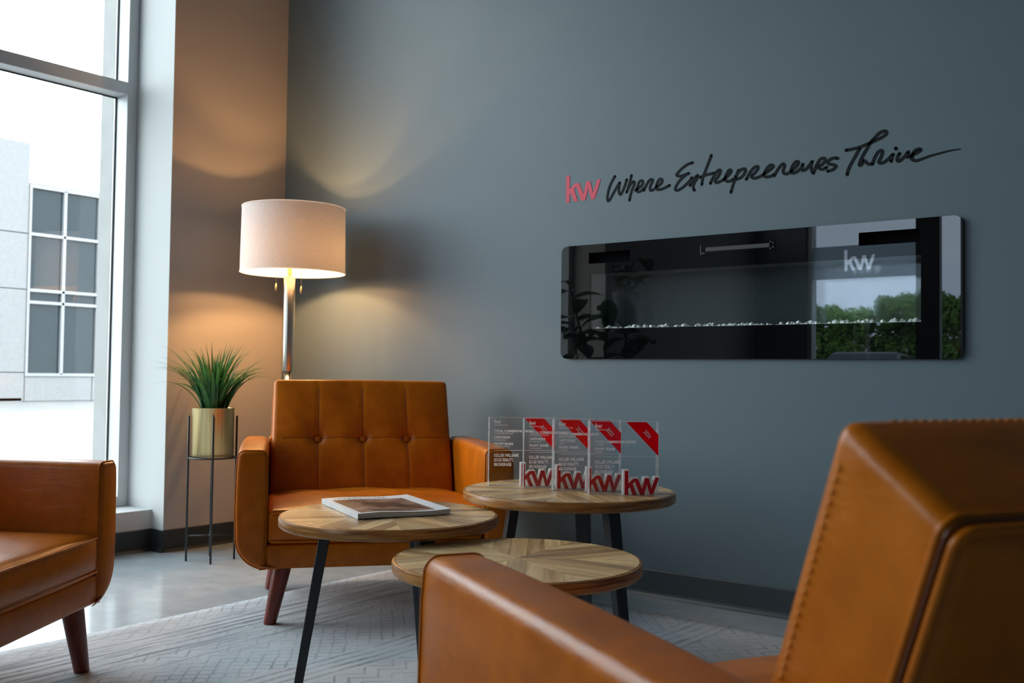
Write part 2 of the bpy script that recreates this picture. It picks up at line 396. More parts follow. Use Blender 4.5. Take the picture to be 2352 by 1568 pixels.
def copy_tree(o, parent=None):
    c = o.copy(); COL.objects.link(c); c.parent = parent
    for ch in [x for x in ALLCH.get(o.name, [])]: copy_tree(ch, c)
    return c
ALLCH = {}
def index_children():
    ALLCH.clear()
    for o in bpy.data.objects:
        if o.parent: ALLCH.setdefault(o.parent.name, []).append(o)
def text_mesh(s, size, depth=.0, bold=0.0, align='LEFT', space=1.0):
    cu = bpy.data.curves.new('t', 'FONT'); cu.body = s; cu.size = size; cu.extrude = depth; cu.offset = bold; cu.align_x = align
    cu.space_character = space; cu.resolution_u = 3
    o = bpy.data.objects.new('t', cu); COL.objects.link(o)
    dg = bpy.context.evaluated_depsgraph_get(); me = bpy.data.meshes.new_from_object(o.evaluated_get(dg))
    v = [tuple(x.co) for x in me.vertices]; f_ = [tuple(p.vertices) for p in me.polygons]
    bpy.data.objects.remove(o); bpy.data.meshes.remove(me); bpy.data.curves.remove(cu)
    return v, f_
# "kw" lettering outline, stem height 1, baseline 0
_K = [(1035,1445),(1100,1445),(1100,1325),(1130,1300),(1185,1440),(1255,1440),(1182,1243),(1222,1198),(1320,1437),(1395,1437),(1444,1245),(1500,1432),(1560,1432),(1668,1133),(1605,1133),(1530,1335),(1478,1140),(1410,1140),(1357,1335),(1277,1150),(1197,1150),(1100,1235),(1100,1010),(1035,1010)]
KW = [((x-1035)/435, (1440-y)/435) for x, y in _K]
def seg_ribbon(mb, pts, wd, y0, y1, taper=None):
    # smooth thick stroke in the xz plane, round ended, from y0 to y1
    P_ = [Vector(p) for p in pts]
    if len(P_) > 2:
        Q = []
        for i in range(len(P_)-1):
            a, b, c, d = P_[max(i-1, 0)], P_[i], P_[i+1], P_[min(i+2, len(P_)-1)]
            for k in range(5):
                t = k/5; Q.append(.5*((2*b)+(-a+c)*t+(2*a-5*b+4*c-d)*t*t+(-a+3*b-3*c+d)*t**3))
        Q.append(P_[-1]); P_ = Q
    n = len(P_); L = []; R = []
    ws = [wd*(taper(i/(n-1)) if taper else 1)/2 for i in range(n)]
    for i, p in enumerate(P_):
        d = (P_[min(i+1, n-1)]-P_[max(i-1, 0)]).normalized(); nn = Vector((-d.y, d.x))
        L.append(p+nn*ws[i]); R.append(p-nn*ws[i])
    v = []
    for i in range(n): v += [(L[i].x, y0, L[i].y), (R[i].x, y0, R[i].y), (R[i].x, y1, R[i].y), (L[i].x, y1, L[i].y)]
    fs = []
    for i in range(n-1):
        a = 4*i; b = 4*(i+1)
        for k in range(4): fs.append((a+k, a+(k+1) % 4, b+(k+1) % 4, b+k))
    mb.add(v, fs)
    for e, ww in ((P_[0], ws[0]), (P_[-1], ws[-1])):
        mb.poly([(e.x+ww*math.cos(2*PI*k/14), e.y+ww*math.sin(2*PI*k/14)) for k in range(14)], y0, y1)

STROKES=[[(2.034,1.656),(2.015,1.628),(2.004,1.601),(1.999,1.574),(2.001,1.560),(2.009,1.561),(2.027,1.587),(2.045,1.613),(2.057,1.628)],
[(2.057,1.628),(2.054,1.612),(2.053,1.592),(2.058,1.581),(2.064,1.581),(2.076,1.602),(2.084,1.620),(2.089,1.636)],
[(2.111,1.651),(2.103,1.622),(2.095,1.600),(2.089,1.585)],
[(2.089,1.585),(2.103,1.611),(2.116,1.623),(2.124,1.624),(2.123,1.610),(2.115,1.594),(2.108,1.575),(2.103,1.552)],
[(2.130,1.589),(2.150,1.600),(2.162,1.610),(2.163,1.622),(2.155,1.625),(2.145,1.618),(2.139,1.599),(2.137,1.586),(2.146,1.581),(2.161,1.587),(2.170,1.596)],
[(2.168,1.585),(2.182,1.608),(2.193,1.622),(2.203,1.625),(2.208,1.621),(2.204,1.611),(2.196,1.595),(2.197,1.585),(2.204,1.581),(2.222,1.589),(2.234,1.596)],
[(2.224,1.594),(2.243,1.602),(2.250,1.612),(2.247,1.621),(2.238,1.621),(2.229,1.609),(2.224,1.594),(2.228,1.583),(2.243,1.581),(2.264,1.586),(2.283,1.593)],
[(2.381,1.670),(2.360,1.666),(2.335,1.652),(2.316,1.635),(2.315,1.628),(2.331,1.624),(2.352,1.628),(2.366,1.631)],
[(2.366,1.631),(2.348,1.623),(2.323,1.603),(2.311,1.585),(2.308,1.574),(2.319,1.570),(2.340,1.579),(2.356,1.590),(2.373,1.605),(2.378,1.613)],
[(2.378,1.613),(2.375,1.597),(2.371,1.583)],
[(2.371,1.583),(2.381,1.600),(2.395,1.614),(2.404,1.619),(2.401,1.607),(2.391,1.594),(2.385,1.579),(2.386,1.570),(2.390,1.563)],
[(2.460,1.689),(2.449,1.663),(2.435,1.631),(2.425,1.607),(2.421,1.582)],
[(2.414,1.610),(2.433,1.615),(2.453,1.618),(2.473,1.620)],
[(2.457,1.582),(2.463,1.595),(2.475,1.614),(2.488,1.628),(2.497,1.628),(2.497,1.619),(2.487,1.603),(2.477,1.592),(2.481,1.583),(2.493,1.584),(2.509,1.590)],
[(2.509,1.590),(2.532,1.606),(2.541,1.619),(2.538,1.625),(2.530,1.622),(2.521,1.607),(2.517,1.593),(2.525,1.583),(2.540,1.583),(2.552,1.589)],
[(2.571,1.620),(2.559,1.592),(2.550,1.568),(2.541,1.540)],
[(2.558,1.596),(2.575,1.616),(2.590,1.623),(2.598,1.619),(2.595,1.606),(2.581,1.591),(2.560,1.587)],
[(2.602,1.582),(2.615,1.604),(2.632,1.622),(2.646,1.625),(2.647,1.616),(2.634,1.601),(2.622,1.592),(2.632,1.583),(2.651,1.585),(2.671,1.593)],
[(2.670,1.593),(2.690,1.604),(2.705,1.615),(2.704,1.623),(2.693,1.623),(2.679,1.609),(2.671,1.592),(2.678,1.583),(2.696,1.583),(2.710,1.589)],
[(2.710,1.583),(2.725,1.606),(2.739,1.621),(2.747,1.622),(2.749,1.613),(2.744,1.596),(2.750,1.587),(2.761,1.586),(2.776,1.594)],
[(2.776,1.593),(2.791,1.605),(2.801,1.618),(2.799,1.625),(2.790,1.624),(2.779,1.610),(2.774,1.593),(2.781,1.585),(2.797,1.589),(2.811,1.601),(2.818,1.613)],
[(2.818,1.613),(2.815,1.601),(2.817,1.591),(2.829,1.594),(2.843,1.608),(2.852,1.619)],
[(2.852,1.619),(2.848,1.605),(2.850,1.588),(2.856,1.576)],
[(2.856,1.576),(2.868,1.603),(2.881,1.623),(2.895,1.625),(2.899,1.617),(2.889,1.605),(2.875,1.598),(2.882,1.589),(2.893,1.587),(2.904,1.592)],
[(2.943,1.619),(2.932,1.622),(2.918,1.619),(2.909,1.611),(2.912,1.603),(2.926,1.599),(2.937,1.593),(2.931,1.584),(2.918,1.579),(2.908,1.578)],
[(2.973,1.644),(2.993,1.645),(3.021,1.649),(3.053,1.658),(3.080,1.667),(3.100,1.675),(3.110,1.683),(3.109,1.691),(3.101,1.693),(3.086,1.688),(3.071,1.674),(3.057,1.660),(3.048,1.645),(3.034,1.623),(3.025,1.606),(3.019,1.591),(3.021,1.585),(3.026,1.587),(3.034,1.601)],
[(3.030,1.599),(3.039,1.597),(3.049,1.587),(3.062,1.585)],
[(3.021,1.646),(3.007,1.622),(2.989,1.592),(2.979,1.570),(2.977,1.558)],
[(3.063,1.584),(3.071,1.605),(3.082,1.623),(3.093,1.628),(3.097,1.621),(3.092,1.604),(3.085,1.591),(3.091,1.585),(3.104,1.587),(3.120,1.599),(3.132,1.610)],
[(3.132,1.610),(3.128,1.598),(3.126,1.587)],
[(3.141,1.630),(3.143,1.627)],
[(3.154,1.610),(3.147,1.598),(3.147,1.587),(3.154,1.585),(3.168,1.596),(3.182,1.612)],
[(3.182,1.612),(3.180,1.601),(3.182,1.594),(3.198,1.601),(3.215,1.608),(3.222,1.615),(3.213,1.617),(3.203,1.612),(3.195,1.599),(3.194,1.588),(3.204,1.580),(3.220,1.581),(3.253,1.590),(3.289,1.596),(3.320,1.600),(3.346,1.601)]]

# ================================================================== SETTING
def struct(o): o['kind'] = 'structure'; return o
CEIL = 4.2; BACK = -6.0; RIGHT = 6.6
FX0, FX1, FZ0, FZ1 = 1.786, 3.357, .917, 1.384       # fireplace glass
OX0, OX1, OZ0, OZ1 = 1.928, 3.227, 1.040, 1.262      # its viewing opening
m = MB()
m.box((0, 0, -.1), (FX0+.05, .2, CEIL)); m.box((FX1-.05, 0, -.1), (RIGHT, .2, CEIL))
m.box((FX0+.05, 0, -.1), (FX1-.05, .2, FZ0+.05)); m.box((FX0+.05, 0, FZ1-.02), (FX1-.05, .2, CEIL))
m.box((FX0+.05, .19, FZ0+.05), (FX1-.05, .2, FZ1-.02))
struct(m.out('wall_back', M_dark))
m = MB()
m.box((-.42, -.680, -.1), (0, .2, CEIL)); m.box((-.42, -.684, -.1), (0, -.680, 4.05), 1)
m.box((-.42, -3.2, -.1), (-.094, -.684, .187), 1)
m.box((-.42, -3.2, 4.05), (0, -.684, CEIL))
m.box((-.42, BACK-.2, -.1), (0, -3.2, 2.3)); m.box((-.42, -3.5, 2.3), (0, -3.2, CEIL)); m.box((-.42, BACK-.2, 2.3), (0, -5.8, CEIL)); m.box((-.42, -5.8, 4.05), (0, -3.5, CEIL))
struct(m.out('wall_left', None, mats=[M_beige, M_reveal]))
m = MB(); m.box((RIGHT, BACK-.2, -.1), (RIGHT+.2, .2, CEIL)); struct(m.out('wall_right', M_dark))
m = MB(); m.box((-.42, BACK-.2, CEIL), (RIGHT+.2, .2, CEIL+.15)); struct(m.out('ceiling', M_ceil))
m = MB(); m.box((-.42, BACK-.2, -.1), (RIGHT, 0, -.005)); struct(m.out('floor', M_floor))
# front wall with two glazed openings
m = MB()
GX = [(.53, 1.98)]; GT = 3.1
m.box((0, BACK-.2, -.1), (GX[0][0], BACK, CEIL)); m.box((GX[0][1], BACK-.2, -.1), (RIGHT, BACK, CEIL))
for a, b in GX: m.box((a, BACK-.2, GT), (b, BACK, CEIL)); m.box((a, BACK-.2, -.1), (b, BACK, 0))
struct(m.out('wall_front', M_filmgrey))
# exterior pier beside the window
m = MB(); m.bbox((-.61, -.695, -.1), (-.421, .6, 4.5), .006); struct(m.out('trim_1', M_pil))
# ---- window_1
W1 = struct(empty('window_1', (-.30, -1.87, .187)))
def child(o, root):
    o.parent = root; o.matrix_parent_inverse = Matrix.Translation(-Vector(root.location)); return o
def part(mb, name, mat, root, **k):
    # mesh built in world metres, stored in the root's own frame
    L = Vector(root.location); mb.v = [(p[0]-L.x, p[1]-L.y, p[2]-L.z) for p in mb.v]
    return mb.out(name, mat, root, **k)
def one(fn): m = MB(); fn(m); return m
part(one(lambda m: m.bbox((-.42, -.738, .187), (-.30, -.684, 4.05), .003)), 'jamb', M_frame, W1)
part(one(lambda m: m.bbox((-.42, -3.2, .187), (-.30, -3.14, 4.05), .003)), 'jamb', M_frame, W1)
part(one(lambda m: m.bbox((-.42, -1.91, .187), (-.30, -1.85, 4.05), .003)), 'mullion', M_frame, W1)
part(one(lambda m: m.bbox((-.42, -3.14, 4.0), (-.30, -.738, 4.05), .003)), 'head_rail', M_frame, W1)
part(one(lambda m: m.bbox((-.42, -3.14, .187), (-.30, -.738, .235), .003)), 'bottom_rail', M_frame, W1)
for a, b in ((-3.14, -1.91), (-1.85, -.738)):
    part(one(lambda m: m.bbox((-.42, a, 2.192), (-.30, b, 2.252), .003)), 'transom', M_frame, W1)
    for z0, z1 in ((.235, 2.192), (2.252, 4.0)):
        p = part(one(lambda m: m.box((-.408, a, z0), (-.402, b, z1))), 'pane', M_glass, W1)
        def gk(m):
            t = .006
            for q in ((a, a+t, z0, z1), (b-t, b, z0, z1)): m.box((-.4015, q[0], q[2]), (-.393, q[1], q[3]))
            for q in ((z0, z0+t), (z1-t, z1)): m.box((-.4015, a+t, q[0]), (-.393, b-t, q[1]))
        part(one(gk), 'gasket', M_gasket, W1)
W3 = struct(empty('added_window', (-.30, -4.65, 2.3)))  # upper window added out of view to throw daylight on the nearest armchair
for a, b in ((-3.56, -3.5), (-4.68, -4.62), (-5.8, -5.74)): part(one(lambda m: m.bbox((-.42, a, 2.3), (-.30, b, 4.05), .003)), 'jamb', M_frame, W3)
for z0, z1 in ((2.3, 2.35), (4.0, 4.05)): part(one(lambda m: m.bbox((-.42, -5.74, z0), (-.30, -3.56, z1), .003)), 'rail', M_frame, W3)
for a, b in ((-5.74, -4.68), (-4.62, -3.56)): part(one(lambda m: m.box((-.408, a, 2.35), (-.402, b, 4.0))), 'pane', M_glass, W3)
# ---- baseboards (rubber cove base)
def base_run(m, a, b, n, h=.103, t=.006, z=-.005):
    a = Vector((*a, 0)); b = Vector((*b, 0)); n = Vector((*n, 0)); prof = [(0, 0), (t+.012, 0), (t+.008, .004), (t+.002, .012), (t, .02), (t, h-.003), (t-.003, h), (0, h)]
    v = [tuple(p+n*d+Vector((0, 0, z+zz))) for p in (a, b) for d, zz in prof]; N = len(prof)
    m.add(v, [tuple(range(N)), tuple(range(2*N-1, N-1, -1))]+[(i, i+N, (i+1) % N+N, (i+1) % N) for i in range(N)])
m = MB(); base_run(m, (0, -.001), (0, -.684), (1, 0)); base_run(m, (-.094, -.684), (.006, -.684), (0, -1)); base_run(m, (-.094, -.69), (-.094, -3.2), (1, 0)); base_run(m, (0, -3.2), (0, BACK), (1, 0))
struct(fixn(m.out('baseboard_left', M_base)))
m = MB(); base_run(m, (.006, 0), (RIGHT-.001, 0), (0, -1)); struct(fixn(m.out('baseboard_back', M_basedark)))
# ---- glazed front: window_2 (narrow, beside the door post)
def glazed(name, x0, x1, muls, film=False):
    R_ = struct(empty(name, ((x0+x1)/2, BACK, 0)))
    y0, y1 = BACK-.14, BACK-.02
    xs = [x0]+muls+[x1]
    def fr(n, a, b): part(one(lambda m: m.bbox(a, b, .003)), n, M_frame, R_)
    fr('jamb', (x0, y0, 0), (x0+.05, y1, GT)); fr('jamb', (x1-.05, y0, 0), (x1, y1, GT))
    for c, ww in muls: fr('mullion', (c-ww/2, y0, 0), (c+ww/2, y1, GT))
    ed = [x0+.05]+[q for c, ww in muls for q in (c-ww/2, c+ww/2)]+[x1-.05]
    for i in range(0, len(ed), 2):
        a, b = ed[i], ed[i+1]
        fr('head_rail', (a, y0, GT-.05), (b, y1, GT)); fr('bottom_rail', (a, y0, 0), (b, y1, .1))
        part(one(lambda m: m.box((a, BACK-.09, .1), (b, BACK-.084, GT-.05))), 'pane', M_tinted, R_)
    return R_
W2 = glazed('window_2', .53, 1.98, [(1.66, .17)])
m = MB(); m.box((1.57, BACK-.02, 0), (1.775, BACK+.06, 3.1)); struct(m.out('trim_2', M_blackmetal))
# grey film band on the narrow window, letters cut clear and backed with white film (read from outside)
def film_band(x0, x1, z0, z1, lx, lz, h):
    cu = bpy.data.curves.new('c', 'CURVE'); cu.dimensions = '2D'; cu.fill_mode = 'BOTH'
    def sp(pts):
        s = cu.splines.new('POLY'); s.points.add(len(pts)-1); s.use_cyclic_u = True
        for i, p in enumerate(pts): s.points[i].co = (p[0], p[1], 0, 1)
    sp([(x0, z0), (x1, z0), (x1, z1), (x0, z1)]); lw = max(p[0] for p in KW)
    L = [(lx+p[0]*h, lz+p[1]*h) for p in KW]; sp(L)
    o = bpy.data.objects.new('c', cu); COL.objects.link(o); dg = bpy.context.evaluated_depsgraph_get()
    me = bpy.data.meshes.new_from_object(o.evaluated_get(dg)); v = [tuple(q.co) for q in me.vertices]; fs = [tuple(q.vertices) for q in me.polygons]
    bpy.data.objects.remove(o); bpy.data.meshes.remove(me)
    Y = BACK-.080
    b = MB(); b.add([(p[0], Y, p[1]) for p in v], fs); part(b, 'film_band', M_filmband, W2)
film_band(.58, 1.575, 1.80, 2.115, .875, 1.875, .20)
# ================================================================== OUTSIDE
m = MB(); m.box((-60, -70, -.3), (40, 60, -.1)); struct(m.out('ground', M_pave))
# low kerb line and far office building seen through the left window
B = empty('office_building', (-24, 10.8, -.1)); tag(B, 'white office building with gridded windows across the lot, seen through the left window', 'building')
bx = -24.0
part(one(lambda m: m.box((-34, -6, -.1), (bx-.12, 10.80, 7.25)).box((-34, 10.80, -.1), (bx-.12, 26, 6.15))), 'core', M_facade, B)
def panel(y0, y1, z0, z1): part(one(lambda m: m.bbox((bx-.12, y0+.012, z0+.012), (bx, y1-.012, z1-.012), .01)), 'wall_panel', M_facade, B)
for y0 in (-1.2, 1.8, 4.8, 7.8):
    for z0, z1 in ((-.1, .72), (.72, 3.07), (3.07, 4.66), (4.66, 7.25)): panel(y0, y0+2.97 if y0 > 7 else y0+3, z0, z1)
for y0, y1 in ((10.77, 12.8), (12.8, 15.5), (15.5, 18.5)):
    panel(y0, y1, -.1, .62)
panel(12.95, 15.5, .62, 6.15); panel(15.5, 18.5, .62, 6.15)
def bw(y0, y1, rows, cols):
    zs = rows; 
    Wf = part(one(lambda m: (m.bbox((bx-.10, y0-.05, zs[0]-.05), (bx+.03, y0+.02, zs[-1]+.05), .01), m.bbox((bx-.10, y1-.02, zs[0]-.05), (bx+.03, y1+.05, zs[-1]+.05), .01),
        [m.bbox((bx-.10, y0, z-.045), (bx+.03, y1, z+.045), .01) for z in zs], [m.bbox((bx-.10, c-.045, zs[0]), (bx+.03, c+.045, zs[-1]), .01) for c in cols])), 'window', M_extframe, B)
    cs = [y0]+cols+[y1]
    for i in range(len(cs)-1):
        for j in range(len(zs)-1):
            q = MB(); q.box((bx-.09, cs[i]+.04, zs[j]+.04), (bx-.07, cs[i+1]-.04, zs[j+1]-.04))
            L = Vector(B.location); q.v = [(p[0]-L.x, p[1]-L.y, p[2]-L.z) for p in q.v]; q.out('window_pane', M_extglass, Wf)
bw(10.82, 12.90, [.66, 2.72, 3.06, 4.66, 6.02], [11.83])
part(one(lambda m: m.box((bx-.2, 9.0, -.1), (bx-.0, 10.7, .0))), 'plinth', M_facade, B)
# trees and car seen only as reflections in the fireplace glass
def make_tree(x, y, h, wd, seed):
    R_ = empty('tree', (x, y, -.1)); rg = random.Random(seed)
    b = MB(); b.tube([(0, 0, 0), (.05, 0, h*.3), (-.03, .05, h*.55)], [.12, .10, .05], 8); b.out('trunk', M_soil, R_, smooth=True)
    v = []; fs = []
    cl = [(-.98+1.96*(i % 7)/6+rg.uniform(-.1, .1), rg.uniform(-.5, .5), h*(.12+.80*(i//7)/8)-(.25*abs((i % 7)-3)/3 if i > 55 else 0)+rg.uniform(-.08, .08), rg.uniform(.22, .32)) for i in range(63)]
    for cx, cyy, cz, cr_ in cl:
        for _ in range(230):
            d = Vector((rg.gauss(0, 1), rg.gauss(0, 1), rg.gauss(0, 1))).normalized()
            p = Vector((cx, cyy, cz))+d*cr_*rg.uniform(.72, 1.08); p.z = max(.05, p.z); p.x = max(-.95, min(.95, p.x)); p.y = max(-1., min(1., p.y))
            a = Vector((rg.gauss(0, 1), rg.gauss(0, 1), rg.gauss(0, .6))).normalized()*rg.uniform(.05, .09); c = a.cross(d).normalized()*rg.uniform(.03, .05)
            k = len(v); v += [p-a, p+c, p+a, p-c]; fs.append((k, k+1, k+2, k+3))
    mk('crown', v, fs, M_tree, R_)['kind'] = 'stuff'; return R_
tl = ['green tree at the left end of the row outside, reflected in the fireplace glass', 'second green tree from the left in the reflected row outside', 'middle green tree of the reflected row, behind the parked car',
      'tallest green tree of the reflected row, right of the parked car', 'green tree at the right end of the reflected row outside']
for i, (x, y, h, wd) in enumerate([(-7.0, -21.8, 2.6, 1.5), (-4.85, -21.8, 2.8, 1.5), (-2.7, -21.8, 3.2, 1.5), (-.55, -21.8, 3.3, 1.5), (1.6, -21.8, 2.9, 1.5)]):
    tag(make_tree(x, y, h, wd, 40+i), tl[i], 'tree', 'trees reflected in the fireplace glass')
def car():
    R_ = empty('parked_car', (-2.05, -16.6, -.1), 0); tag(R_, 'dark blue parked car outside, its roof reflected at the bottom of the fireplace glass', 'car')
    # body section profile along its length (local y), car faces the building
    side = [(-2.1, .35), (-2.1, .72), (-1.95, .88), (-.9, .95), (-.35, 1.40), (.9, 1.46), (1.75, 1.02), (2.1, .95), (2.15, .4)]
    def loft(m, pr, w0, w1):
        v = []; N = len(pr)
        for s_ in (-1, 1):
            for y, z in pr: k = 0 if z < .97 else (z-.95)/.5; v.append((s_*(w0+(w1-w0)*k), y, z))
        m.add(v, [tuple(range(N)), tuple(range(2*N-1, N-1, -1))]+[(i, i+N, (i+1) % N+N, (i+1) % N) for i in range(N)])
    b = MB(); loft(b, side, .88, .62); o = b.out('body', M_carpaint, R_, fix=True)
    mod = o.modifiers.new('b', 'BEVEL'); mod.width = .07; mod.segments = 3
    b = MB(); b.add([(-.72, 1.70, 1.09), (.72, 1.70, 1.09), (.60, 1.02, 1.41), (-.60, 1.02, 1.41)], [(0, 1, 2, 3)]); b.out('windscreen', M_extglass, R_)
    for s_ in (-1, 1):
        b = MB(); b.add([(s_*.87, 1.45, 1.02), (s_*.65, .8, 1.38), (s_*.65, -.3, 1.34), (s_*.87, -.7, 1.02)], [(0, 1, 2, 3)]); b.out('side_window', M_extglass, R_)
        for y in (-1.3, 1.35):
            b = MB(); b.tube([(s_*.72, y, .33), (s_*.93, y, .33)], .33, 20); b.out('wheel', M_tyre, R_)
        b = MB(); b.bbox((s_*.70-.16, 2.08, .62), (s_*.70+.16, 2.17, .76), .02); b.out('headlight', M_white, R_)
car()
# ================================================================== RUG
def rug():
    x0, x1, y0, y1 = 1.11, 5.6, -5.1, -.258
    nx, ny = 90, 90; v = []; fs = []; 
    for i in range(nx+1):
        for j in range(ny+1):
            x = x0+(x1-x0)*i/nx; y = y0+(y1-y0)*j/ny
            e = math.exp(-((x-x0)/.05)**2)*math.exp(-((y+.62)/.22)**2)
            v.append((x+.006*math.sin(y*3.1)*math.exp(-(x-x0)/.3), y, 0.))
    for i in range(nx):
        for j in range(ny):
            a = i*(ny+1)+j; fs.append((a, a+ny+1, a+ny+2, a+1))
    N = len(v); v += [(p[0], p[1], -.0048+(p[2])) for p in v[:N]]
    fs += [tuple(q+N for q in f_[::-1]) for f_ in fs[:]]
    per = [j for j in range(ny+1)]+[i*(ny+1)+ny for i in range(1, nx+1)]+[nx*(ny+1)+j for j in range(ny-1, -1, -1)]+[i*(ny+1) for i in range(nx-1, 0, -1)]
    for k in range(len(per)):
        a, b = per[k], per[(k+1) % len(per)]; fs.append((a, b, b+N, a+N))
    o = mk('area_rug', v, fs, M_rug, smooth=False); fixn(o)
    for p in o.data.polygons: p.use_smooth = abs(p.normal.z) > .5
    tag(o, 'pale grey distressed flat-woven rug under the chairs and tables', 'rug')
rug()
# ================================================================== CHAIR
CW, CT, CD, CH, CB = .941, .097, .792, .583, .187
def chair(label):
    R_ = empty('armchair'); tag(R_, label, 'armchair', 'tan leather armchairs around the tables')
    hw = CW/2
    def arc(cx, cz, rad, a0, a1, n=7): return [(cx+rad*math.cos(math.radians(a0+(a1-a0)*i/n)), cz+rad*math.sin(math.radians(a0+(a1-a0)*i/n))) for i in range(n+1)]
    # arm outline in front view (right arm, x > 0); outer bottom corner sweeps in under the seat
    prof = [(hw-CT, CB)] + arc(hw-.095, CB+.14, .14, -78, -0, 9)[0:] + [(hw+.044-.028, CH-.18), (hw+.002, CH-.03)] + arc(hw-.026, CH-.026, .026, 10, 90, 5) + arc(hw-CT+.022, CH-.022, .022, 90, 180, 4)
    prof = [(hw-CT, CB)] + [(hw-CT+.02, CB)] + arc(hw-.105, CB+.108, .108, -80, 0, 9) + [(hw+.006, CH-.2), (hw+.003, CH-.06)] + arc(hw-.024, CH-.024, .024, 5, 90, 5) + arc(hw-CT+.022, CH-.022, .022, 90, 180, 4)
    def armfn(sgn):
        v, fs = puffy(prof, 0, CD, .014)
        out = []
        for x, y, z in v:
            t = min(1, max(0, (z-CB)/(CH-CB)))
            bulge = .004*math.sin(PI*min(1, max(0, y/CD)))*t
            out.append((sgn*(x+bulge*(1 if x > hw-CT/2 else -1)), y, z + .004*math.sin(PI*y/CD)*(t > .9)))
        return out, fs
    for sgn in (-1, 1):
        v, fs = armfn(sgn); o = mk('arm', v, fs, M_leather, R_); fixn(o); smooth_angle(o, 50)
        # seam piping round the arm's front face
        b = MB(); loop = offset_poly(prof, .0005); b.tube([(sgn*x, .010, z) for x, z in loop], .0024, 6, closed=True)
        b.out('arm_piping', M_leather, o, smooth=True)
    # seat cushion: crowned, bulging front
    iw = CW-2*CT-.004; sd = .70
    def seatfn(p, H):
        u_, v_, w_ = p.x/H[0], p.y/H[1], p.z/H[2]
        cr_ = max(0, (1-u_**4))*max(0, (1-v_**4))
        z = p.z + (.022*cr_ if w_ > 0 else 0)
        y = p.y - (.016*(1-u_**4)*(1-w_*w_) if v_ < -.5 else 0)
        z += .0035*math.sin(p.x*21+p.y*9)*cr_*(w_ > 0)
        if w_ > 0: z -= .018*max(0, v_)*1
        return (p.x, y, z)
    v, fs = roundbox((iw, sd, .116), .022, (18, 16, 4), 4, seatfn)
    so = mk('seat_cushion', [(p[0], p[1]+sd/2+.004, p[2]+CB+.080+.058) for p in v], fs, M_leather, R_, smooth=True)
    b = MB(); zt = CB+.080+.116-.010
    for zz, yy in ((zt, .004), (CB+.080+.012, .002)):
        pts = [(-iw/2+.012+ (iw-.024)*i/24, yy-.009*(1-(abs(i/12-1))**4), zz) for i in range(25)]; b.tube(pts, .0034, 6)
    b.out('seat_piping', M_leather, so, smooth=True)
    # base rail and its underside
    v, fs = roundbox((iw+.002, .74, .082), .010, (10, 8, 2), 3)
    mk('seat_base', [(p[0], p[1]+.37+.006, p[2]+CB+.041) for p in v], fs, M_leather, R_, smooth=True)
    # back: reclined tufted slab
    yb, zb_, yt, zt_, th, bw_ = .575, .33, .752, .812, .150, .722
    tilt = math.atan2(yt-.585, zt_-.36); L = (zt_-zb_)/math.cos(tilt)
    bv = .0  # tuft line height set below
    vb = L/2-.245
    def backfn(p, H):
        u_, t_, w_ = p.x/H[0], p.y/H[1], p.z/H[2]
        y = p.y
        if t_ < -.2:
            k = max(0, 1-abs(u_)**5)*max(0, 1-abs(w_)**5)
            y -= .014*k
            for c in (-.5, 0, .5):
                dx = (p.x-c*H[0]); y += .0032*math.exp(-(dx/.008)**2)*k
                y -= .0035*math.exp(-(abs(dx)-.02)**2/.0002)*k*0
                rr_ = math.hypot(dx, p.z-vb); y += .023*math.exp(-(rr_/.021)**2)+.009*math.exp(-(rr_/.06)**2)
            y += .0032*math.exp(-((p.z-vb)/.008)**2)*k
            y += .0022*math.sin(p.x*33+p.z*14)*k
        elif t_ > .2: y += .006*max(0, 1-u_**4)*max(0, 1-w_**4)
        x = p.x*(1-.012*w_)
        return (x, y, p.z + (.004*math.cos(u_*1.4) if w_ > .9 else 0) + max(0, (w_-.6)/.4)*(.009-.015*(t_+1)))
    v, fs = roundbox((bw_, th, L), .017, (96, 4, 64), 4, backfn)
    ct, st = math.cos(tilt), math.sin(tilt)
    def place(p):      # slab frame -> chair frame
        y, z = p[1]+th/2, p[2]-L/2
        return (p[0], yt+z*st+y*ct, zt_+z*ct-y*st)
    bo = mk('back_cushion', [place(p) for p in v], fs, M_leather, R_, smooth=True)
    for c in (-.5, 0, .5):
        b = MB(); v2, f2 = roundbox((.028, .012, .028), .0058, (3, 1, 3), 3)
        v2 = []; 
        bm = bmesh.new(); bmesh.ops.create_uvsphere(bm, u_segments=16, v_segments=10, radius=.0135); bm.verts.index_update()
        for q in bm.verts: q.co.y *= .55
        vv = [place((q.co.x+c*bw_/2, q.co.y-th/2-.014+.024, q.co.z+vb)) for q in bm.verts]; ff = [[q.index for q in g.verts] for g in bm.faces]; bm.free()
        mk('button', vv, ff, M_leather, bo, smooth=True)
    def surf(x, z):      # front surface of the slab at (x, z)
        return place(backfn(Vector((x, -th/2, z)), (bw_/2, th/2, L/2)))
    for c in (-.5, 0, .5):
        b = MB(); b.tube([surf(c*bw_/2, z_) for z_ in [(-L/2+.035)+(L-.07)*i/60 for i in range(61)]], .0013, 5); b.out('tuft_seam', M_piping, bo, smooth=True)
    b = MB(); b.tube([surf(x_, vb) for x_ in [(-bw_/2+.035)+(bw_-.07)*i/90 for i in range(91)]], .0013, 5); b.out('tuft_seam', M_piping, bo, smooth=True)
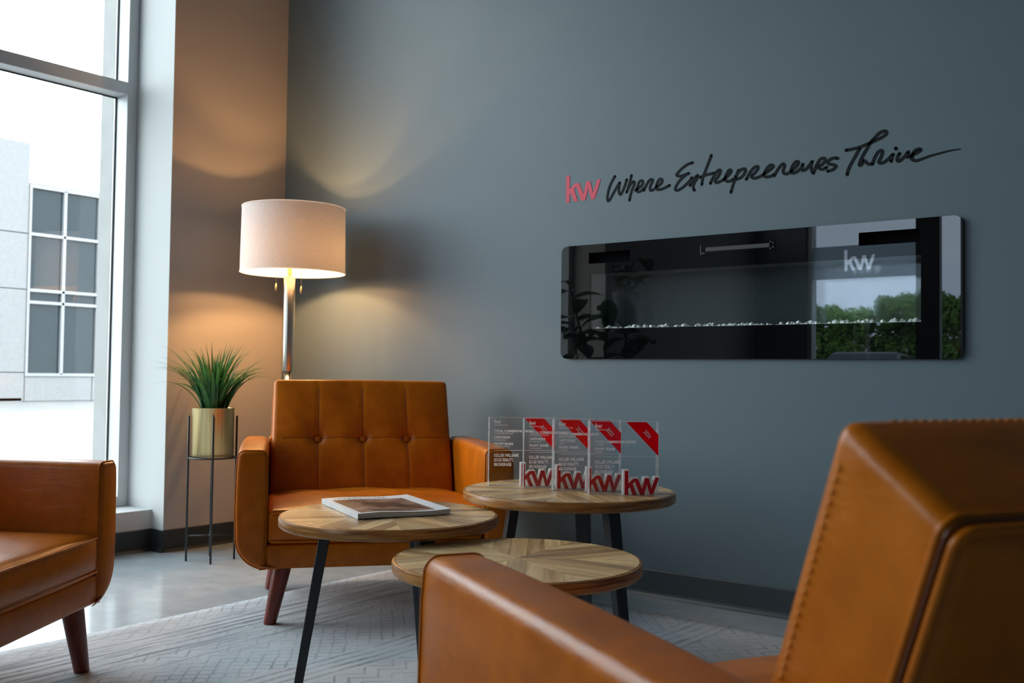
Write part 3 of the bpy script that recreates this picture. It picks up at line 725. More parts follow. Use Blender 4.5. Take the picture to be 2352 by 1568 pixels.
    # piping on both rims of the slab and a stitched line beside the front one
    def rim(off_y, ins, rad, mat, nm):
        rr_ = .017; hx, hz = bw_/2-ins, L/2-ins; pts = []
        for (cx, cz, a0) in ((hx-rr_, hz-rr_, 0), (-(hx-rr_), hz-rr_, 90), (-(hx-rr_), -(hz-rr_), 180), (hx-rr_, -(hz-rr_), 270)):
            for i in range(6):
                a = math.radians(a0+90*i/5); x_, z_ = cx+rr_*math.cos(a), cz+rr_*math.sin(a); wq = z_/(L/2); pts.append(place((x_*(1-.012*wq), off_y, z_+max(0, (wq-.6)/.4)*(.009-.015*(off_y/(th/2)+1)))))
        b = MB(); b.tube(pts, rad, 6, closed=True); return b.out(nm, mat, bo, smooth=True)
    rim(th/2-.006, .001, .0045, M_leather, 'back_piping'); rim(th/2-.020, -.0005, .0036, M_leather, 'back_piping')
    rim(th/2-.0135, -.0015, .0018, M_piping, 'back_seam')
    b = MB()
    for s_ in (-1, 1):
        z = -L/2+.06
        while z < L/2-.03:
            x_ = s_*(bw_/2+.0010)*(1-.012*z/(L/2)); b.tube([place((x_, -th/2+.019, z)), place((x_+s_*.0008, -th/2+.019, z+.0035)), place((x_, -th/2+.019, z+.007))], .0009, 4); z += .0105
    for s_ in range(60):
        x_ = -bw_/2+.04+(bw_-.08)*s_/60; b.tube([place((x_, -th/2+.019, L/2+.0110)), place((x_+.007, -th/2+.019, L/2+.0110))], .0009, 4)
    o = b.out('stitching', M_stitch, bo, smooth=True); o['kind'] = 'stuff'
    # closed rear panel under the back
    v, fs = roundbox((iw, .05, .40), .012, (6, 2, 6), 3)
    mk('rear_panel', [(p[0], p[1]+.752, p[2]+CB+.20) for p in v], fs, M_leather, R_, smooth=True)
    # legs
    for sx_ in (-1, 1):
        for fy in (0, 1):
            top = (sx_*.318, .050 if fy == 0 else .598, CB-.0005); bot = (sx_*.356, .036 if fy == 0 else .614, 0)
            top_v, bot_v = Vector(top), Vector(bot); b = MB(); n = 20; vv = []
            for z_, rad in ((0, .0195), (.0, .0205), (.004, .0212), (CB*.5, .0265), (CB-.001, .0315)):
                c = bot_v+(top_v-bot_v)*(z_/CB); vv += [(c.x+rad*math.cos(2*PI*k/n), c.y+rad*math.sin(2*PI*k/n), z_) for k in range(n)]
            ff = [(i*n+k, i*n+(k+1) % n, (i+1)*n+(k+1) % n, (i+1)*n+k) for i in range(4) for k in range(n)]+[tuple(range(n))[::-1], tuple(range(4*n, 5*n))]
            lo = mk('leg', vv, ff, M_redwood, R_); smooth_angle(lo, 40)
    return R_
A0 = chair('tan leather armchair with a three-button back, facing us between the plant and the tables')
A0.location = (1.707, -.985, 0); A0.rotation_euler = (0, 0, .885)
index_children()
A1 = copy_tree(A0); A1.location = (1.71, -2.199, 0); A1.rotation_euler = (0, 0, 2.158)
A1['label'] = 'tan leather armchair at the left edge by the window, seen from its side'
A2 = copy_tree(A0); A2.location = (3.402, -1.957, 0); A2.rotation_euler = (0, 0, -2.097)
A2['label'] = 'nearest tan leather armchair, its back and one arm filling the lower right foreground'
# ================================================================== TABLES
RV = math.radians(37.36)
def clip(poly, a, b, c):          # keep a*x + b*y <= c
    out = []
    for i in range(len(poly)):
        p, q = poly[i], poly[(i+1) % len(poly)]; dp = a*p[0]+b*p[1]-c; dq = a*q[0]+b*q[1]-c
        if dp <= 0: out.append(p)
        if dp*dq < 0: t = dp/(dp-dq); out.append((p[0]+t*(q[0]-p[0]), p[1]+t*(q[1]-p[1])))
    return out
def table(label, x, y, z, rad, az, rot, seed, top_r=.170, foot_r=.238):
    R_ = empty('round_table', (x, y, 0)); tag(R_, label, 'coffee table', 'round nesting coffee tables')
    th = .030; rg = random.Random(seed)
    b = MB(); b.lathe([(.0, z-th), (rad-.006, z-th), (rad-.001, z-th+.004), (rad, z-th+.009), (rad, z-.007), (rad-.002, z-.002), (rad-.005, z-.0006), (rad-.009, z-.0012), (0, z-.0012)], 96)
    o = b.out('table_edge', M_rim, R_, fix=True); smooth_angle(o, 35)
    tr = rad-.0085; NS = 6
    for s_ in range(NS):
        a0 = rot+s_*2*PI/NS; a1 = a0+2*PI/NS; am = (a0+a1)/2; dx, dy = math.cos(am), math.sin(am); nx_, ny_ = -dy, dx
        wdt = .042; k0 = int(rad*.55/wdt)+1
        for k in range(-k0, k0+1):
            lo, hi = (k-.5)*wdt+.00035, (k+.5)*wdt-.00035
            pl = [(tr*math.cos(2*PI*i/72), tr*math.sin(2*PI*i/72)) for i in range(72)]
            g = .0004
            pl = clip(pl, math.sin(a0), -math.cos(a0), -g); pl = clip(pl, -math.sin(a1), math.cos(a1), -g) if pl else pl
            pl = clip(pl, -nx_, -ny_, -lo) if pl else pl; pl = clip(pl, nx_, ny_, hi) if pl else pl
            if len(pl) < 3: continue
            A = abs(sum(pl[i][0]*pl[(i+1) % len(pl)][1]-pl[(i+1) % len(pl)][0]*pl[i][1] for i in range(len(pl))))/2
            if A < 2e-5: continue
            dz = rg.uniform(-.0003, .0003); q = MB(); q.poly(pl, z-.0016, z+dz, plane='xy'); po = q.out('plank', M_plank, R_, fix=True)
            uv = po.data.uv_layers.new(name='u')
            for lp in po.data.loops:
                c = po.data.vertices[lp.vertex_index].co; uv.data[lp.index].uv = (c.x*dx+c.y*dy, c.x*nx_+c.y*ny_)
    b = MB(); b.lathe([(0, z-th-.006), (top_r+.02, z-th-.006), (top_r+.02, z-th), (0, z-th)], 40); b.out('mounting_plate', M_blackmetal, R_, fix=True)
    for k in range(3):
        a = RV+math.radians(az+120*k); c, s = math.cos(a), math.sin(a)
        # flat tapering bar, broad face outward
        v = []
        for zz, rr_, wt, tt in ((0, foot_r, .019, .012), (z-th-.006, top_r, .0245, .015)):
            for i, j in ((-1, -1), (1, -1), (1, 1), (-1, 1)):
                rr2 = rr_+j*tt; v.append((c*rr2-s*i*wt, s*rr2+c*i*wt, zz))
        o = mk('leg', v, [(3, 2, 1, 0), (4, 5, 6, 7)]+[(i, (i+1) % 4, (i+1) % 4+4, i+4) for i in range(4)], M_blackmetal, R_)
        mod = o.modifiers.new('b', 'BEVEL'); mod.width = .003; mod.segments = 2
    return R_
table('round plank-topped table holding the magazine, in front of the tufted chair', 2.227, -1.467, .465, .297, 189, .35, 1)
table('round plank-topped table carrying the acrylic plaques, tallest and nearest the dark wall', 2.448, -.921, .503, .321, 192, .9, 2)
table('lowest round plank-topped table, empty, half hidden by the foreground chair arm', 2.745, -1.573, .421, .292, 43, .62, 5)
# ================================================================== FLOOR LAMP
def lamp():
    R_ = empty('floor_lamp', (.522, -.378, -.005)); tag(R_, 'lit floor lamp with white drum shade in the corner', 'lamp')
    z0 = .005
    b = MB(); b.lathe([(0, 0), (.145, 0), (.150, .006), (.150, .018), (.145, .024), (.03, .028), (0, .028)], 48); o = b.out('base', M_nickel, R_, fix=True); smooth_angle(o)
    px, py = -.012, -.009
    b = MB(); b.lathe([(.0165, .026), (.0165, .86), (.0, .86)], 24, (px, py, 0)); b.out('lower_pole', M_nickel, R_, smooth=True, fix=True)
    b = MB(); b.lathe([(.0, .855), (.0255, .855), (.0265, .860), (.0265, 1.292), (.0245, 1.297), (0, 1.297)], 32, (px, py, 0)); o = b.out('upper_pole', M_nickel, R_, fix=True); smooth_angle(o)
    b = MB(); b.lathe([(0, 1.295), (.011, 1.295), (.011, 1.385), (.018, 1.39), (.018, 1.405), (0, 1.405)], 20, (px, py, 0)); o = b.out('neck', M_brass, R_, fix=True); smooth_angle(o)
    za, zb_, ra, rb = 1.312, 1.613, .240, .236
    # drum shade: open top and bottom, thin cloth wall
    n = 96; v = []; 
    for rr_, zz in ((ra, za), (rb, zb_), (rb-.0015, zb_), (ra-.0015, za)):
        for k in range(n): v.append((rr_*math.cos(2*PI*k/n), rr_*math.sin(2*PI*k/n), zz))
    fs = [(i*n+k, i*n+(k+1) % n, ((i+1) % 4)*n+(k+1) % n, ((i+1) % 4)*n+k) for i in (0, 1, 3) for k in range(n)]
    fs = [(k, (k+1) % n, n+(k+1) % n, n+k) for k in range(n)]
    so = mk('lamp_shade', v[:2*n], fs, M_shade, R_, smooth=True)
    for zz, rr_ in ((za, ra), (zb_, rb)):
        b = MB(); b.tube([(rr_*math.cos(2*PI*k/96), rr_*math.sin(2*PI*k/96), zz) for k in range(96)], .0028, 6, closed=True); b.out('shade_trim', M_whiteacr, so, smooth=True)
    b = MB()
    for k in range(3):
        a = 2*PI*k/3+.4; b.tube([(.01*math.cos(a)+px, .01*math.sin(a)+py, 1.395), (rb*math.cos(a), rb*math.sin(a), zb_-.02)], .002, 6)
    b.out('shade_spider', M_nickel, R_, smooth=True)
    for s_ in (-1, 1):
        ux, uy = .795*s_, .607*s_
        b = MB(); b.tube([(px, py, 1.397), (px+.03*ux, py+.03*uy, 1.400), (px+.06*ux, py+.06*uy, 1.400)], .011, 10); b.out('socket', M_brass, R_, smooth=True)
        bm = bmesh.new(); bmesh.ops.create_uvsphere(bm, u_segments=20, v_segments=12, radius=.022); bm.verts.index_update()
        vv = [(px+.092*ux+q.co.x, py+.092*uy+q.co.y, 1.400+q.co.z) for q in bm.verts]; ff = [[q.index for q in g.verts] for g in bm.faces]; bm.free()
        mk('bulb', vv, ff, M_bulb, R_, smooth=True)
        cx, cyy = px+.058*ux+.02*.607, py+.058*uy-.02*.795
        b = MB(); b.tube([(cx, cyy, 1.392), (cx, cyy, 1.250 if s_ > 0 else 1.262)], .0011, 6); co = b.out('pull_chain', M_nickel, R_, smooth=True)
        z1 = 1.250 if s_ > 0 else 1.262
        b = MB(); b.lathe([(0, -.036), (.0045, -.034), (.0050, -.02), (.0032, -.002), (0, 0)], 10, (cx, cyy, z1)); b.out('pull_knob', M_brass, co, smooth=True, fix=True)
lamp()
# ================================================================== PLANT ON BRASS POT STAND
def plant():
    S = empty('plant_stand', (.323, -.655, -.005)); tag(S, 'thin black wire plant stand holding the brass pot', 'plant stand')
    rr_ = .104; zt = .650
    for k in range(4):
        a = RV+math.radians(90*k+17.5); c, s = math.cos(a)*rr_, math.sin(a)*rr_
        b = MB(); b.tube([(c, s, 0), (c, s, zt-.003), (c, s, zt)], [.0048, .0048, .0035], 10); b.out('leg', M_blackmetal, S, smooth=True)
    b = MB(); b.tube([(rr_*.985*math.cos(2*PI*k/48), rr_*.985*math.sin(2*PI*k/48), .462) for k in range(48)], .0038, 8, closed=True)
    for k in range(2):
        a = RV+math.radians(90*k+17.5); c, s = math.cos(a)*rr_, math.sin(a)*rr_; b.tube([(-c, -s, .462), (c, s, .462)], .003, 8)
    b.out('ring', M_blackmetal, S, smooth=True)
    b = MB()
    for k in range(2):
        a = RV+math.radians(90*k+17.5); c, s = math.cos(a)*rr_, math.sin(a)*rr_; b.tube([(-c, -s, .112), (c, s, .112)], .0032, 8)
    b.lathe([(0, -.006), (.008, -.004), (.008, .004), (0, .006)], 12, (0, 0, .112))
    b.out('cross_brace', M_blackmetal, S, smooth=True)
    Pp = empty('potted_grass', (.323, -.655, .4625)); tag(Pp, 'bushy artificial grass plant in a brushed brass cylinder pot', 'potted plant')
    pr = .0925; ph = .218
    b = MB(); b.lathe([(0, 0), (pr-.004, 0), (pr, .004), (pr, ph-.004), (pr+.002, ph), (pr-.002, ph+.001), (pr-.005, ph-.002), (pr-.005, .01), (0, .01)], 64); o = b.out('pot', M_brass, Pp, fix=True); smooth_angle(o, 50)
    b = MB(); b.lathe([(0, ph-.03), (pr-.006, ph-.03), (pr-.006, ph-.024), (0, ph-.020)], 32); b.out('soil', M_soil, Pp, fix=True)
    rg = random.Random(11)
    for i in range(120):
        a = rg.uniform(0, 2*PI); inner = i < 55
        r0_ = (rg.uniform(0, .035) if inner else rg.uniform(.02, .06)); L = rg.uniform(.26, .36) if inner else rg.uniform(.26, .385)
        lean = rg.uniform(.12, .60) if inner else rg.uniform(.55, 1.25)
        curl = rg.uniform(.15, .7) if inner else rg.uniform(.5, 1.35)
        if i in (3, 40): L *= 1.05
        p = Vector((r0_*math.cos(a), r0_*math.sin(a), ph-.03)); th = lean*.30; n = 9; v = []; fs = []
        side = Vector((-math.sin(a), math.cos(a), 0)); az_ = a; wob = rg.uniform(-.25, .25)
        for k in range(n+1):
            t = k/n; wd = .0078*(math.sin(PI*min(1, .25+.75*t)**.9))**.6 * (1-t**3)+.0004 if t < 1 else .0003
            dr = Vector((math.sin(th)*math.cos(az_), math.sin(th)*math.sin(az_), math.cos(th)))
            up_ = side.cross(dr); v += [p-side*wd, p-up_*wd*.45, p+side*wd]
            if k < n: fs += [(3*k, 3*k+1, 3*k+4, 3*k+3), (3*k+1, 3*k+2, 3*k+5, 3*k+4)]
            p = p+dr*(L/n); th = min(th+(lean*.10+curl*.16*t), 2.5); az_ += wob/n
            side = Vector((-math.sin(az_), math.cos(az_), 0))
        # keep the blades out of the walls
        ox, oy = .323, -.655
        v = [Vector((max(q.x, -ox+.012) if q.y+oy > -.70 else q.x, q.y, q.z)) for q in v]
        mk('leaf', v, fs, M_grass, Pp, smooth=True)
plant()
# ================================================================== FIREPLACE
def fireplace():
    R_ = empty('wall_fireplace', (FX0, 0, FZ0)); tag(R_, 'long black glass electric fireplace set in the dark wall', 'fireplace')
    Y = -.010
    cu = bpy.data.curves.new('c', 'CURVE'); cu.dimensions = '2D'; cu.fill_mode = 'BOTH'; cu.extrude = .0040
    def sp(pts):
        s = cu.splines.new('POLY'); s.points.add(len(pts)-1); s.use_cyclic_u = True
        for i, p in enumerate(pts): s.points[i].co = (p[0], p[1], 0, 1)
    def rr(x0, x1, z0, z1, q):
        o_ = []
        for cx, cz, a0 in ((x1-q, z1-q, 0), (x0+q, z1-q, 90), (x0+q, z0+q, 180), (x1-q, z0+q, 270)):
            o_ += [(cx+q*math.cos(math.radians(a0+90*i/6)), cz+q*math.sin(math.radians(a0+90*i/6))) for i in range(7)]
        return o_
    VENT = [(1.921, 2.116), (3.022, 3.222)]
    sp(rr(FX0, FX1, FZ0, FZ1, .028)); sp([(OX0, OZ0), (OX0, OZ1), (OX1, OZ1), (OX1, OZ0)])
    for a, b in VENT: sp(rr(a, b, 1.305, 1.350, .003)[::-1])
    o = bpy.data.objects.new('c', cu); COL.objects.link(o); dg = bpy.context.evaluated_depsgraph_get(); me = bpy.data.meshes.new_from_object(o.evaluated_get(dg))
    v = [tuple(q.co) for q in me.vertices]; fs = [tuple(q.vertices) for q in me.polygons]; bpy.data.objects.remove(o); bpy.data.meshes.remove(me)
    b = MB(); b.add([(p[0], Y-p[2], p[1]) for p in v], fs); part(b, 'black_glass_surround', M_fireblack, R_, fix=True)
    b = MB(); b.poly([(OX0-.002, OZ0-.002), (OX1+.002, OZ0-.002), (OX1+.002, OZ1+.002), (OX0-.002, OZ1+.002)], Y-.0035, Y+.0035); part(b, 'viewing_pane', M_fireglass, R_, fix=True)
    # metal case behind the glass, with recessed firebox
    D = .115
    b = MB()
    b.box((FX0+.06, Y+.0045, FZ0+.06), (OX0-.004, D+.01, FZ1-.03)).box((OX1+.004, Y+.0045, FZ0+.06), (FX1-.06, D+.01, FZ1-.03))
    b.box((OX0-.004, Y+.0045, FZ0+.06), (OX1+.004, D+.01, OZ0-.012)).box((OX0-.004, Y+.04, OZ1+.004), (OX1+.004, D+.01, FZ1-.03)).box((FX0+.02, Y+.0045, FZ0+.01), (FX1-.02, -.001, FZ0+.055))
    part(b, 'case', M_fireblack, R_)
    b = MB(); b.box((OX0-.004, D, OZ0-.012), (OX1+.004, D+.008, OZ1+.004)); part(b, 'firebox_back', M_fireback, R_)
    b = MB(); b.box((OX0-.004, Y+.005, OZ0-.012), (OX1+.004, D, OZ0-.004)).box((OX0-.004, Y+.005, OZ0-.004), (OX0-.001, D, OZ1+.004)).box((OX1+.001, Y+.005, OZ0-.004), (OX1+.004, D, OZ1+.004)).box((OX0-.001, Y+.005, OZ1+.001), (OX1+.001, D, OZ1+.004))
    part(b, 'firebox', M_firebox, R_)
    rg = random.Random(3); b = MB()
    for i in range(330):
        x = rg.uniform(OX0+.006, OX1-.006); yy = Y+.014+abs(rg.gauss(0, .03)); s_ = rg.uniform(.003, .0085) if i % 5 else rg.uniform(.008, .012)
        if yy > D-.01: continue
        bm = bmesh.new(); bmesh.ops.create_icosphere(bm, subdivisions=1, radius=s_); bm.verts.index_update()
        vv = [(x+q.co.x*rg.uniform(.7, 1.2), yy+q.co.y*rg.uniform(.7, 1.1), OZ0-.004+s_*.8+q.co.z*rg.uniform(.8, 1.1)) for q in bm.verts]
        b.add(vv, [[q.index for q in g.verts] for g in bm.faces]); bm.free()
    part(b, 'crystal_bed', M_crystal, R_)['kind'] = 'stuff'
    b = MB(); b.box((OX0, Y+.005, OZ0-.004), (OX1, Y+.009, OZ0+.001)); part(b, 'crystal_tray_lip', M_nickel, R_)
    # dark intake slots
    for a, c in VENT:
        b = MB(); b.box((a-.002, Y+.03, 1.303), (c+.002, Y+.033, 1.352)); part(b, 'vent_slot', M_slot, R_)
    # clear control display let in at the top centre
    fr = part(one(lambda m: (m.bbox((2.425, Y-.0065, 1.309), (2.722, Y-.0042, 1.3485), .0008))), 'control_display', M_fireblack, R_)
    for q, mt in (((2.447, Y-.0074, 1.322), (2.700, Y-.0066, 1.337)),) and [((((2.447, Y-.0074, 1.322), (2.700, Y-.0066, 1.337))), M_blackdisp)]:
        bb = MB(); bb.box(*q); L = Vector(R_.location); bb.v = [(p[0]-L.x, p[1]-L.y, p[2]-L.z) for p in bb.v]; bb.out('display_strip', mt, fr)
    for x_, z_ in ((2.433, 1.316), (2.440, 1.316), (2.704, 1.342), (2.704, 1.318), (2.714, 1.338), (2.714, 1.322)):
        bb = MB(); bb.lathe([(0, 0), (.0018, .0004), (.0012, .0016), (0, .002)], 8); bb.v = [(x_+p[0]-FX0, Y-.0066-p[2], z_+p[1]-FZ0) for p in bb.v]; bb.out('screw', M_nickel, fr, fix=True)
fireplace()
# ================================================================== WALL LETTERING
def slogan():
    h = .1135; o = MB(); o.poly([(1.7965+p[0]*h*1.03, 1.571+p[1]*h) for p in KW], -.0015, -.0003)
    R_ = empty('wall_logo', (1.7965, 0, 1.571)); tag(R_, 'coral red two-letter logo lettering at the start of the wall slogan', 'wall lettering')
    part(o, 'logo_letters', M_redvinyl, R_, fix=True)
    R2 = empty('wall_slogan', (1.98, 0, 1.56)); tag(R2, 'black handwritten slogan lettering on the dark wall above the fireplace', 'wall lettering')
    groups = [('first_word', STROKES[:7]), ('second_word', STROKES[7:25]), ('third_word', STROKES[25:])]
    for nm, ss in groups:
        b = MB()
        for k, s_ in enumerate(ss):
            tp = None
            if nm == 'third_word' and s_ is ss[-1]: tp = lambda t: 1.05 if t < .62 else 1.05-.75*((t-.62)/.38)
            seg_ribbon(b, [(x, z) for x, z in s_], .0112 if nm != 'third_word' else .0114, -.0012-.00001*k, -.0003, tp)
        part(b, nm, M_vinyl, R2)
slogan()
# ================================================================== ACRYLIC PLAQUES
BW, BH, BT = .207, .2115, .032
def fit_text(mb, s, x, base, cap, width, y=-.0006, bold=0., depth=.0002):
    v, fs = text_mesh(s, 1, 0, bold)
    ref, _ = text_mesh('H', 1, 0, 0); ch = max(p[1] for p in ref)
    x0 = min(p[0] for p in v); x1 = max(p[0] for p in v); kx = width/(x1-x0); kz = cap/ch
    mb.add([(x+(p[0]-x0)*kx, y, base+p[1]*kz) for p in v], fs)
def plaque(x, y, rz, year, rows, label):
    R_ = empty('award_plaque', (x, y, .5034), rz); tag(R_, label, 'award', 'acrylic award plaques on the tall table')
    b = MB(); V = [(0,0,0),(BW,0,0),(BW,BT,0),(0,BT,0),(0,0,BH),(BW,0,BH),(BW,BT,BH),(0,BT,BH)]
    b.add(V, [(0,1,5,4),(2,3,7,6)], 0); b.add(V, [(0,3,2,1),(4,5,6,7),(1,2,6,5),(3,0,4,7)], 1)
    o = b.out('acrylic_block', None, R_, mats=[M_acrylic, M_acredge]); fixn(o)
    U = lambda u_: u_*BW; Vv = lambda v_: BH*(1-v_)
    b = MB(); b.poly([(U(.526), Vv(.004)), (U(.822), Vv(.004)), (U(.995), Vv(.18)), (U(.995), Vv(.475))], -.0004, -.0001); b.out('corner_ribbon', M_ribbon, R_, fix=True)
    tx = .0745; b = MB()
    h = .067*BH; b.poly([(U(tx)+p[0]*h*.98, Vv(.09)+p[1]*h) for p in KW], -.0010, -.0007)
    b.out('small_logo', M_print, R_, fix=True)
    def line(s, vb, cap, wd, bold): q = MB(); fit_text(q, s, U(tx), Vv(vb), cap*BH, wd*BW, -.0009, bold); q.out('text_line', M_print, R_)
    line('KELLERWILLIAMS.', .1215, .0185, .205, 0)
    for row in rows: line(*row)
    lv = .484; b = MB(); b.box((U(tx-.003), -.0010, Vv(lv+.003)), (U(.955), -.0007, Vv(lv-.003)))
    b.out('rule_line', M_print, R_)
    line('KELLER WILLIAMS', .578, .043, .372, .022); line('EDGE REALTY,', .645, .043, .295, .022); line('BROKERAGE', .712, .043, .262, .022)
    q = MB(); fit_text(q, year, 0, 0, .058*BH, .125*BW, 0, .01)
    a = math.radians(-50); cx, cz = U(.832), Vv(.172); wv = .125*BW/2; hv = .029*BH
    vv = [(cx+(p[0]-wv)*math.cos(a)-(p[2]-hv)*math.sin(a), -.0009, cz+(p[0]-wv)*math.sin(a)+(p[2]-hv)*math.cos(a)) for p in q.v]
    mk('year_print', vv, q.f, M_yearprint, R_)
    # raised logo in front, white body with red face
    h = .0705; ox = U(.498)-.004; oz = .0005
    K2 = [(ox+p[0]*h, oz+p[1]*h) for p in KW]
    G = offset_poly(K2, .0032); G = [(p[0]-.0004, max(.0002, p[1])) for p in G]
    b = MB(); b.poly(G, -.0200, -.0012); b.out('logo_body', M_whiteacr, R_, fix=True)
    b = MB(); b.poly([(p[0]+.0004, max(.0004, p[1]-.0006)) for p in K2], -.0225, -.0201); b.out('logo_face', M_red, R_, fix=True)
    return R_
T = ('TOTAL COMMISSIONS EARNED', .2165, .033, .595, .03); Un = ('UNITS SOLD', .309, .033, .238, .03); Pf = ('PROFIT SHARE', .404, .033, .288, .03)
PSI = math.radians(45.5)
plaque(2.208, -1.010, PSI, '2021', [T, ('QUADRUPLE PLATINUM', .2465, .0195, .29, 0), Un, ('DOUBLE GOLD', .3425, .0195, .18, 0), Pf, ('DOUBLE PLATINUM', .437, .0195, .236, 0)],
       'clear acrylic award plaque with red logo, leftmost and farthest of the row of four')
plaque(2.330, -.992, PSI, '2022', [T, ('QUADRUPLE PLATINUM', .2465, .0195, .29, 0), Un, ('DOUBLE GOLD', .3425, .0195, .18, 0), Pf, ('DOUBLE GOLD', .437, .0195, .18, 0)],
       'clear acrylic award plaque, second from the left, reading double gold under profit share')
plaque(2.436, -.986, PSI, '2023', [T, ('DOUBLE PLATINUM', .2465, .0195, .236, 0), Un, ('GOLD', .3425, .0195, .072, 0), Pf, ('PLATINUM', .437, .0195, .125, 0)],
       'clear acrylic award plaque, third from the left, with platinum printed under profit share')
plaque(2.563, -.984, PSI, '2024', [(T[0], .296, .033, .595, .02), ('PLATINUM', .329, .0195, .125, 0), (Pf[0], .396, .033, .288, .02), ('BRONZE', .43, .0195, .1, 0)],
       'nearest clear acrylic award plaque, rightmost of the row, its red ribbon reading 2024')
# ================================================================== MAGAZINE
def magazine():
    R_ = empty('magazine', (2.250, -1.607, .4656), math.radians(63.6)); tag(R_, 'white glossy magazine with a brown cover picture on the round table', 'magazine')
    Wm, Hm = .262, .345
    def wave(x, y): 
        t = x/Wm; return .0022*math.sin(t*6.0+.5)*min(1, t*5)*(1-.4*y/Hm) + .004*max(0, t-.75)*4*(t-.75)
    def sheet(m, x0, x1, y0, y1, z, th, flat=1.0, nx=24, ny=6):
        v = []; fs = []
        for i in range(nx+1):
            for j in range(ny+1):
                x = x0+(x1-x0)*i/nx; y = y0+(y1-y0)*j/ny; v.append((x, y, max(.0004, z+wave(x, y)*flat)))
        for i in range(nx):
            for j in range(ny): a = i*(ny+1)+j; fs.append((a, a+ny+1, a+ny+2, a+1))
        N = len(v); v += [(p[0], p[1], p[2]-th) for p in v]; fs += [tuple(q+N for q in g[::-1]) for g in fs]
        per = [j for j in range(ny+1)]+[i*(ny+1)+ny for i in range(1, nx+1)]+[nx*(ny+1)+j for j in range(ny-1, -1, -1)]+[i*(ny+1) for i in range(nx-1, 0, -1)]
        for k in range(len(per)): a, b = per[k], per[(k+1) % len(per)]; fs.append((a, b, b+N, a+N))
        m.add(v, fs)
    for k in range(5):
        b = MB(); sheet(b, .001, Wm-.0015*(k % 2)-.001, .001+.0012*(k % 2), Hm-.001, .0036+.0023*k, .0019 if k else .0018, .35+.15*k); b.out('page_block', M_paper, R_, fix=True)
    b = MB(); sheet(b, 0, Wm, 0, Hm, .0150, .0006, 1.0); b.out('cover', M_paper, R_, fix=True)
    b = MB(); b.bbox((-.0015, 0, .0002), (.0006, Hm, .0152), .0005); b.out('spine', M_paper, R_)
    px0, px1, py0, py1 = .045*Wm, .85*Wm, .045*Hm, .82*Hm
    b = MB(); sheet(b, px0, px1, py0, py1, .0154, .0003, 1.0); b.out('cover_picture', M_picture, R_, fix=True)
    def flat(pts, nm, mat, z=.0157):
        b = MB(); n_ = len(pts); b.add([(Wm*p[0], Hm*p[1], z+wave(Wm*p[0], Hm*p[1])) for p in pts], [tuple(range(n_))]); b.out(nm, mat, R_)
    flat([(.25,.60),(.30,.52),(.34,.42),(.33,.28),(.40,.25),(.43,.36),(.50,.34),(.56,.26),(.64,.28),(.70,.40),(.66,.52),(.58,.60),(.52,.55),(.44,.60),(.38,.56),(.31,.62)], 'picture_figure', M_figure)
    flat([(.66,.36),(.74,.27),(.82,.24),(.84,.25),(.76,.29),(.70,.38)], 'picture_stroke', M_figure)
    q = MB(); fit_text(q, 'LIVING LUXE', .1*Wm, 0, .028, .6*Wm, 0)
    mk('cover_title', [(p[0], .865*Hm+p[2], .0153+wave(p[0], .9*Hm)) for p in q.v], q.f, M_ink, R_)
magazine()
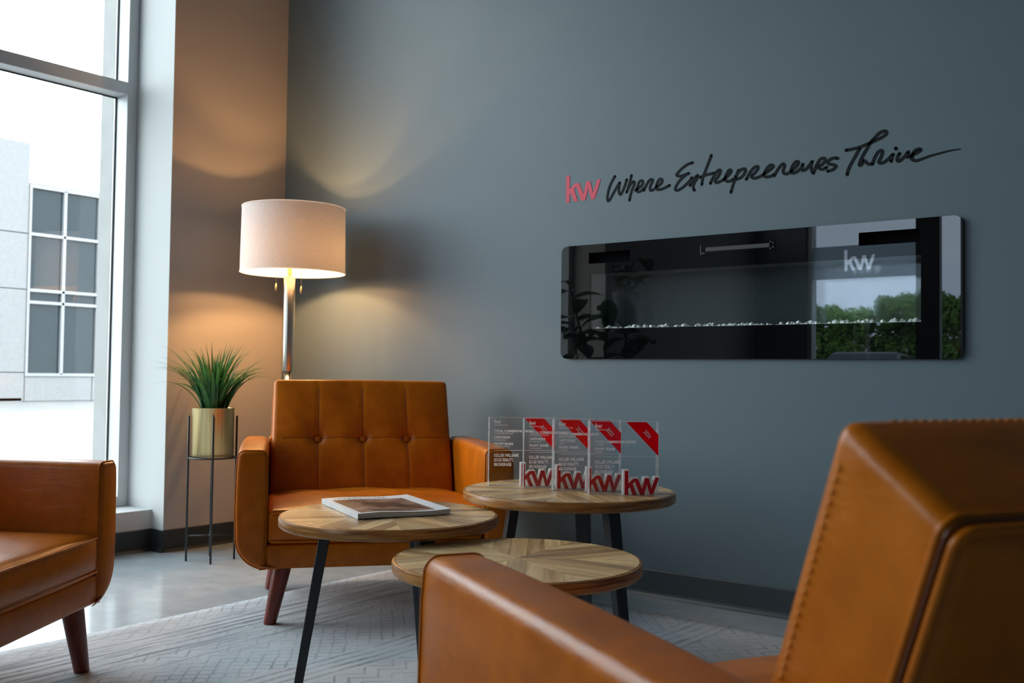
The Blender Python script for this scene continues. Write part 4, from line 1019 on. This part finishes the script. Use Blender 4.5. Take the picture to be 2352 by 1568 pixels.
# ================================================================== PLANTS BY THE WINDOW (seen reflected in the fireplace)
def bigleaf(parent, p, d, L, wd, droop):
    n = 6; v = []; fs = []; side = d.cross(Vector((0, 0, 1))).normalized(); q = Vector(p)
    for k in range(n+1):
        t = k/n; wk = wd*math.sin(PI*min(.98, .06+.92*t))**.7; up_ = side.cross(d).normalized()
        v += [q-side*wk+up_*wk*.35, q.copy(), q+side*wk+up_*wk*.35]
        if k < n: fs += [(3*k, 3*k+1, 3*k+4, 3*k+3), (3*k+1, 3*k+2, 3*k+5, 3*k+4)]
        q = q+d*(L/n); d = (d+Vector((0, 0, -droop/n))).normalized()
    mk('leaf', v, fs, M_bigleaf, parent, smooth=True)
def leafy(root, stems, seed, Lr, wr, per):
    rg = random.Random(seed)
    for pts in stems:
        b = MB(); b.tube(pts, [.008]*(len(pts)-1)+[.004], 7); b.out('stem', M_soil, root, smooth=True)
        for k in range(per):
            t = .25+.75*k/(per-1); s_ = t*(len(pts)-1); i = min(int(s_), len(pts)-2); p = Vector(pts[i]).lerp(Vector(pts[i+1]), s_-i)
            a = rg.uniform(0, 2*PI); e = rg.uniform(.0, .9); d = Vector((math.cos(a)*math.cos(e), math.sin(a)*math.cos(e), math.sin(e)))
            bigleaf(root, p, d, rg.uniform(*Lr), rg.uniform(*wr), rg.uniform(.5, 1.4))
def window_plants():
    S = empty('pedestal_stand', (.37, -2.90, -.005)); tag(S, 'slim dark pedestal by the window lifting the grey plant pot, reflected in the fireplace', 'plant stand')
    b = MB(); b.lathe([(0, 0), (.14, 0), (.14, .02), (.022, .04), (.018, 1.16), (.11, 1.175), (.11, 1.19), (0, 1.19)], 28); o = b.out('pedestal', M_blackmetal, S, fix=True); smooth_angle(o)
    R_ = empty('potted_plant', (.37, -2.90, 1.1855)); tag(R_, 'leafy plant in a grey pot on the pedestal, reflected in the fireplace glass', 'potted plant')
    b = MB(); b.lathe([(0, 0), (.075, 0), (.098, .26), (.10, .275), (.092, .275), (.088, .25), (0, .25)], 36); o = b.out('pot', M_potgrey, R_, fix=True); smooth_angle(o)
    leafy(R_, [[(0, 0, .25), (.03, .02, .38), (.10, .05, .50)], [(.02, 0, .25), (-.03, .05, .36), (-.06, .10, .44)], [(0, .02, .25), (.08, -.03, .34), (.17, -.04, .42)]], 5, (.12, .20), (.03, .05), 5)
    R2 = empty('floor_plant', (.42, -2.50, -.005)); tag(R2, 'tall dark broad-leaved plant in a floor pot behind the left armchair, reflected in the fireplace', 'potted plant')
    b = MB(); b.lathe([(0, 0), (.13, 0), (.165, .33), (.17, .35), (.158, .35), (.15, .31), (0, .31)], 36); o = b.out('pot', M_potgrey, R2, fix=True); smooth_angle(o)
    leafy(R2, [[(0, 0, .31), (-.05, 0, .8), (-.20, -.02, 1.2), (-.30, -.03, 1.50)], [(.02, 0, .31), (.04, .03, .75), (.06, .05, 1.1), (.12, .06, 1.28)], [(.0, .02, .31), (.10, .0, .7), (.25, .02, .98), (.40, .03, 1.10)], [(-.02, .02, .31), (-.1, .04, .7), (-.18, .05, 1.0), (-.2, .06, 1.25)]], 9, (.17, .27), (.045, .075), 14)
window_plants()
